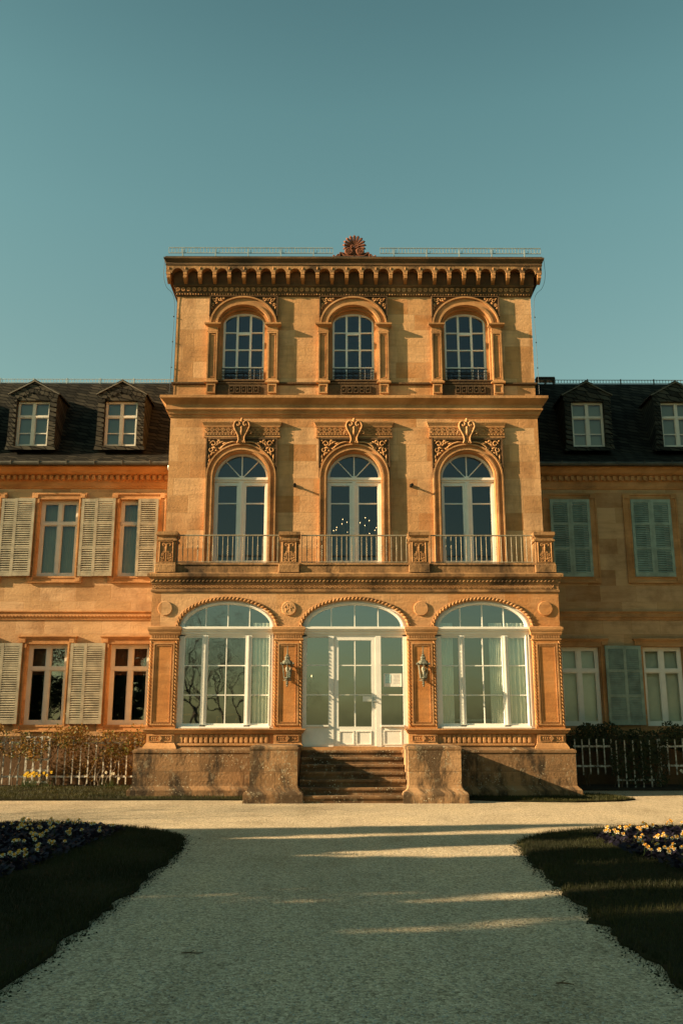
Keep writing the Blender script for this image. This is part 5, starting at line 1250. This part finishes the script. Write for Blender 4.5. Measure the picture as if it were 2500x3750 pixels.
for k in range(34):
    x = -78 + 1.9 * k if k < 16 else 30 + 3.2 * (k - 16)
    y = -52 - 6 * random.random() - (0 if k < 16 else .12 * (k - 16)); s_ = random.uniform(1.5, 2.0)
    o = copy_tree(ev, (x - (0 if k >= 16 else 0), y, GZ * (1 - s_)), (0, 0, random.random() * 6.3), None, L3, (s_ * 1.5, s_ * 1.5, s_)); o['group'] = G3
ev2 = evergreen(9, 9., 1.9, 'evergreen_tree', 'loose thin evergreen outside the picture, left of the lawns', 'thin evergreens behind the photographer', 6200, .05, .10); ev2.location = (-37, -16, 0)
corr = lambda x, y: abs(x + 7.2 + .31 * (3.5 - y)) < 1.15
for x, y, s in [q for q in SPOTS[1:] if not corr(q[0], q[1])]: copy_tree(ev2 if y < -14.6 and random.random() < .5 else ev, (x, y, GZ * (1 - s)), (0, 0, random.random() * 6.3), None, None, (s * random.uniform(.9, 1.1), s, s))
for x, y in ((-12.5, -17.7), (-16, -17.6), (-20, -17.8), (-25, -17.5), (-29, -17.9), (-13, -20.6), (-17.5, -20.4), (-22, -20.7), (-27, -20.5), (-31, -20.4), (-15, -23.8), (-19.5, -23.7), (-24, -23.9), (-28.5, -23.6), (-33, -23.8), (-12, -14.9), (-16, -15), (-21, -14.8), (-26, -15)):
    if corr(x, y): continue
    copy_tree(ev2, (x + random.uniform(-.8, .8), y, 0), (0, 0, random.random() * 6.3), None, None, (1.15, 1.15, random.uniform(.9, 1.)))
for yy in (-14.9, -16.8, -19.3, -22.0):
    for k in range(10):
        x, y = -34 + 2.25 * k + random.uniform(-.6, .6), yy + random.uniform(-.5, .5)
        if abs(x + 7.2 + .31 * (3.5 - y)) < 1.9: continue
        copy_tree(ev2, (x, y, 0), (0, 0, random.random() * 6.3), None, None, (1.2, 1.2, random.uniform(.88, 1.)))
G2 = 'bare trees behind the photographer'; L2 = 'bare leafless tree outside the picture, mirrored in the windows'
bt = bare_tree(5, 15., 'bare_tree', L2, G2); bt.location = (-12.5, -62, 0)
for x, y, s, rz in ((-15.5, -66, .9, 1.), (-18.5, -61, .8, 2.2), (-22, -68, .95, 4.), (-9.5, -70, .75, 5.), (-12, -75, .9, .4), (-25, -60, .9, 3.), (-20, -38, .7, 1.7), (-24, -34, .75, 5.2), (-30, -36, .85, 2.9), (-28, -64, .9, .9), (-16.5, -78, 1., 2.6), (-7, -80, .7, 3.3)):
    copy_tree(bt, (x, y, 0), (0, 0, rz), None, None, (s, s, s))
for x, y, s, rz in ((-27, -8.2, .62, .3), (-24.5, -7.4, .60, 2.), (-21.5, -7.9, .58, 3.9), (-18.5, -6.4, .50, 5.1), (-29, -9.2, .64, 1.1), (-16, -7.0, .46, 2.9), (-25.5, -6.6, .58, 4.4)):
    copy_tree(bt, (x, y, GZ * (1 - s)), (0, 0, rz), None, None, (s, s, s))

# ------------------------------------------------------------------ light, sky, camera
D = Vector((4.6, 1., -1.73)).normalized()
sun = bpy.data.lights.new('sun', 'SUN'); sun.energy = 5.; sun.angle = R(.5); sun.color = (1., .76, .46)
so = bpy.data.objects.new('sun', sun); COL.objects.link(so); so.rotation_euler = D.to_track_quat('-Z', 'Y').to_euler()
w = bpy.data.worlds.new('World'); S.world = w; w.use_nodes = True; nt = w.node_tree; nt.nodes.clear()
sky = nt.nodes.new('ShaderNodeTexSky'); sky.sky_type = 'NISHITA'; sky.sun_disc = False
sky.sun_elevation = math.asin(-D.z); sky.sun_rotation = math.atan2(-D.x, -D.y)
sky.air_density = 1.35; sky.dust_density = 1.; sky.ozone_density = 1.
tint = nt.nodes.new('ShaderNodeMix'); tint.data_type = 'RGBA'; tint.blend_type = 'MULTIPLY'; tint.inputs[0].default_value = 1.; tint.inputs[7].default_value = (.81, 1.075, .725, 1)
bg = nt.nodes.new('ShaderNodeBackground'); bg.inputs[1].default_value = .062
wo = nt.nodes.new('ShaderNodeOutputWorld')
tcw = nt.nodes.new('ShaderNodeTexCoord'); spw = nt.nodes.new('ShaderNodeSeparateXYZ'); nt.links.new(tcw.outputs['Generated'], spw.inputs[0])
grd = ramp(nt, [(0., (.95, .85, .93)), (.375, (.94, .85, .92)), (.51, (.91, .91, .97)), (.60, (.84, .88, .93)), (.68, (.69, .745, .80)), (1., (.60, .66, .72))]); nt.links.new(spw.outputs[2], grd.inputs[0])
nt.links.new(sky.outputs[0], tint.inputs[6]); nt.links.new(mix(nt, 1., tint.outputs[2], grd.outputs[0], 'MULTIPLY'), bg.inputs[0]); nt.links.new(bg.outputs[0], wo.inputs[0])
cd = bpy.data.cameras.new('camera'); cam = bpy.data.objects.new('camera', cd); COL.objects.link(cam)
cd.sensor_fit = 'VERTICAL'; cd.sensor_height = 36.; cd.lens = 36. * 3315 / 3750; cd.clip_start = .1; cd.clip_end = 1000.
cam.location = (-.38, -20.5, 1.65)
pitch, yaw = R(13.2), R(.28)
fwd = Vector((math.sin(yaw) * math.cos(pitch), math.cos(yaw) * math.cos(pitch), math.sin(pitch)))
cam.rotation_euler = fwd.to_track_quat('-Z', 'Y').to_euler()
S.camera = cam
S.render.resolution_x, S.render.resolution_y = 682, 1024
S.view_settings.view_transform = 'Standard'; S.view_settings.look = 'None'; S.view_settings.exposure = 1.42; S.view_settings.gamma = 1.
S.render.engine = 'CYCLES'; S.cycles.max_bounces = 8; S.cycles.transparent_max_bounces = 12; S.cycles.use_denoising = True
S.cycles.sample_clamp_indirect = 6.
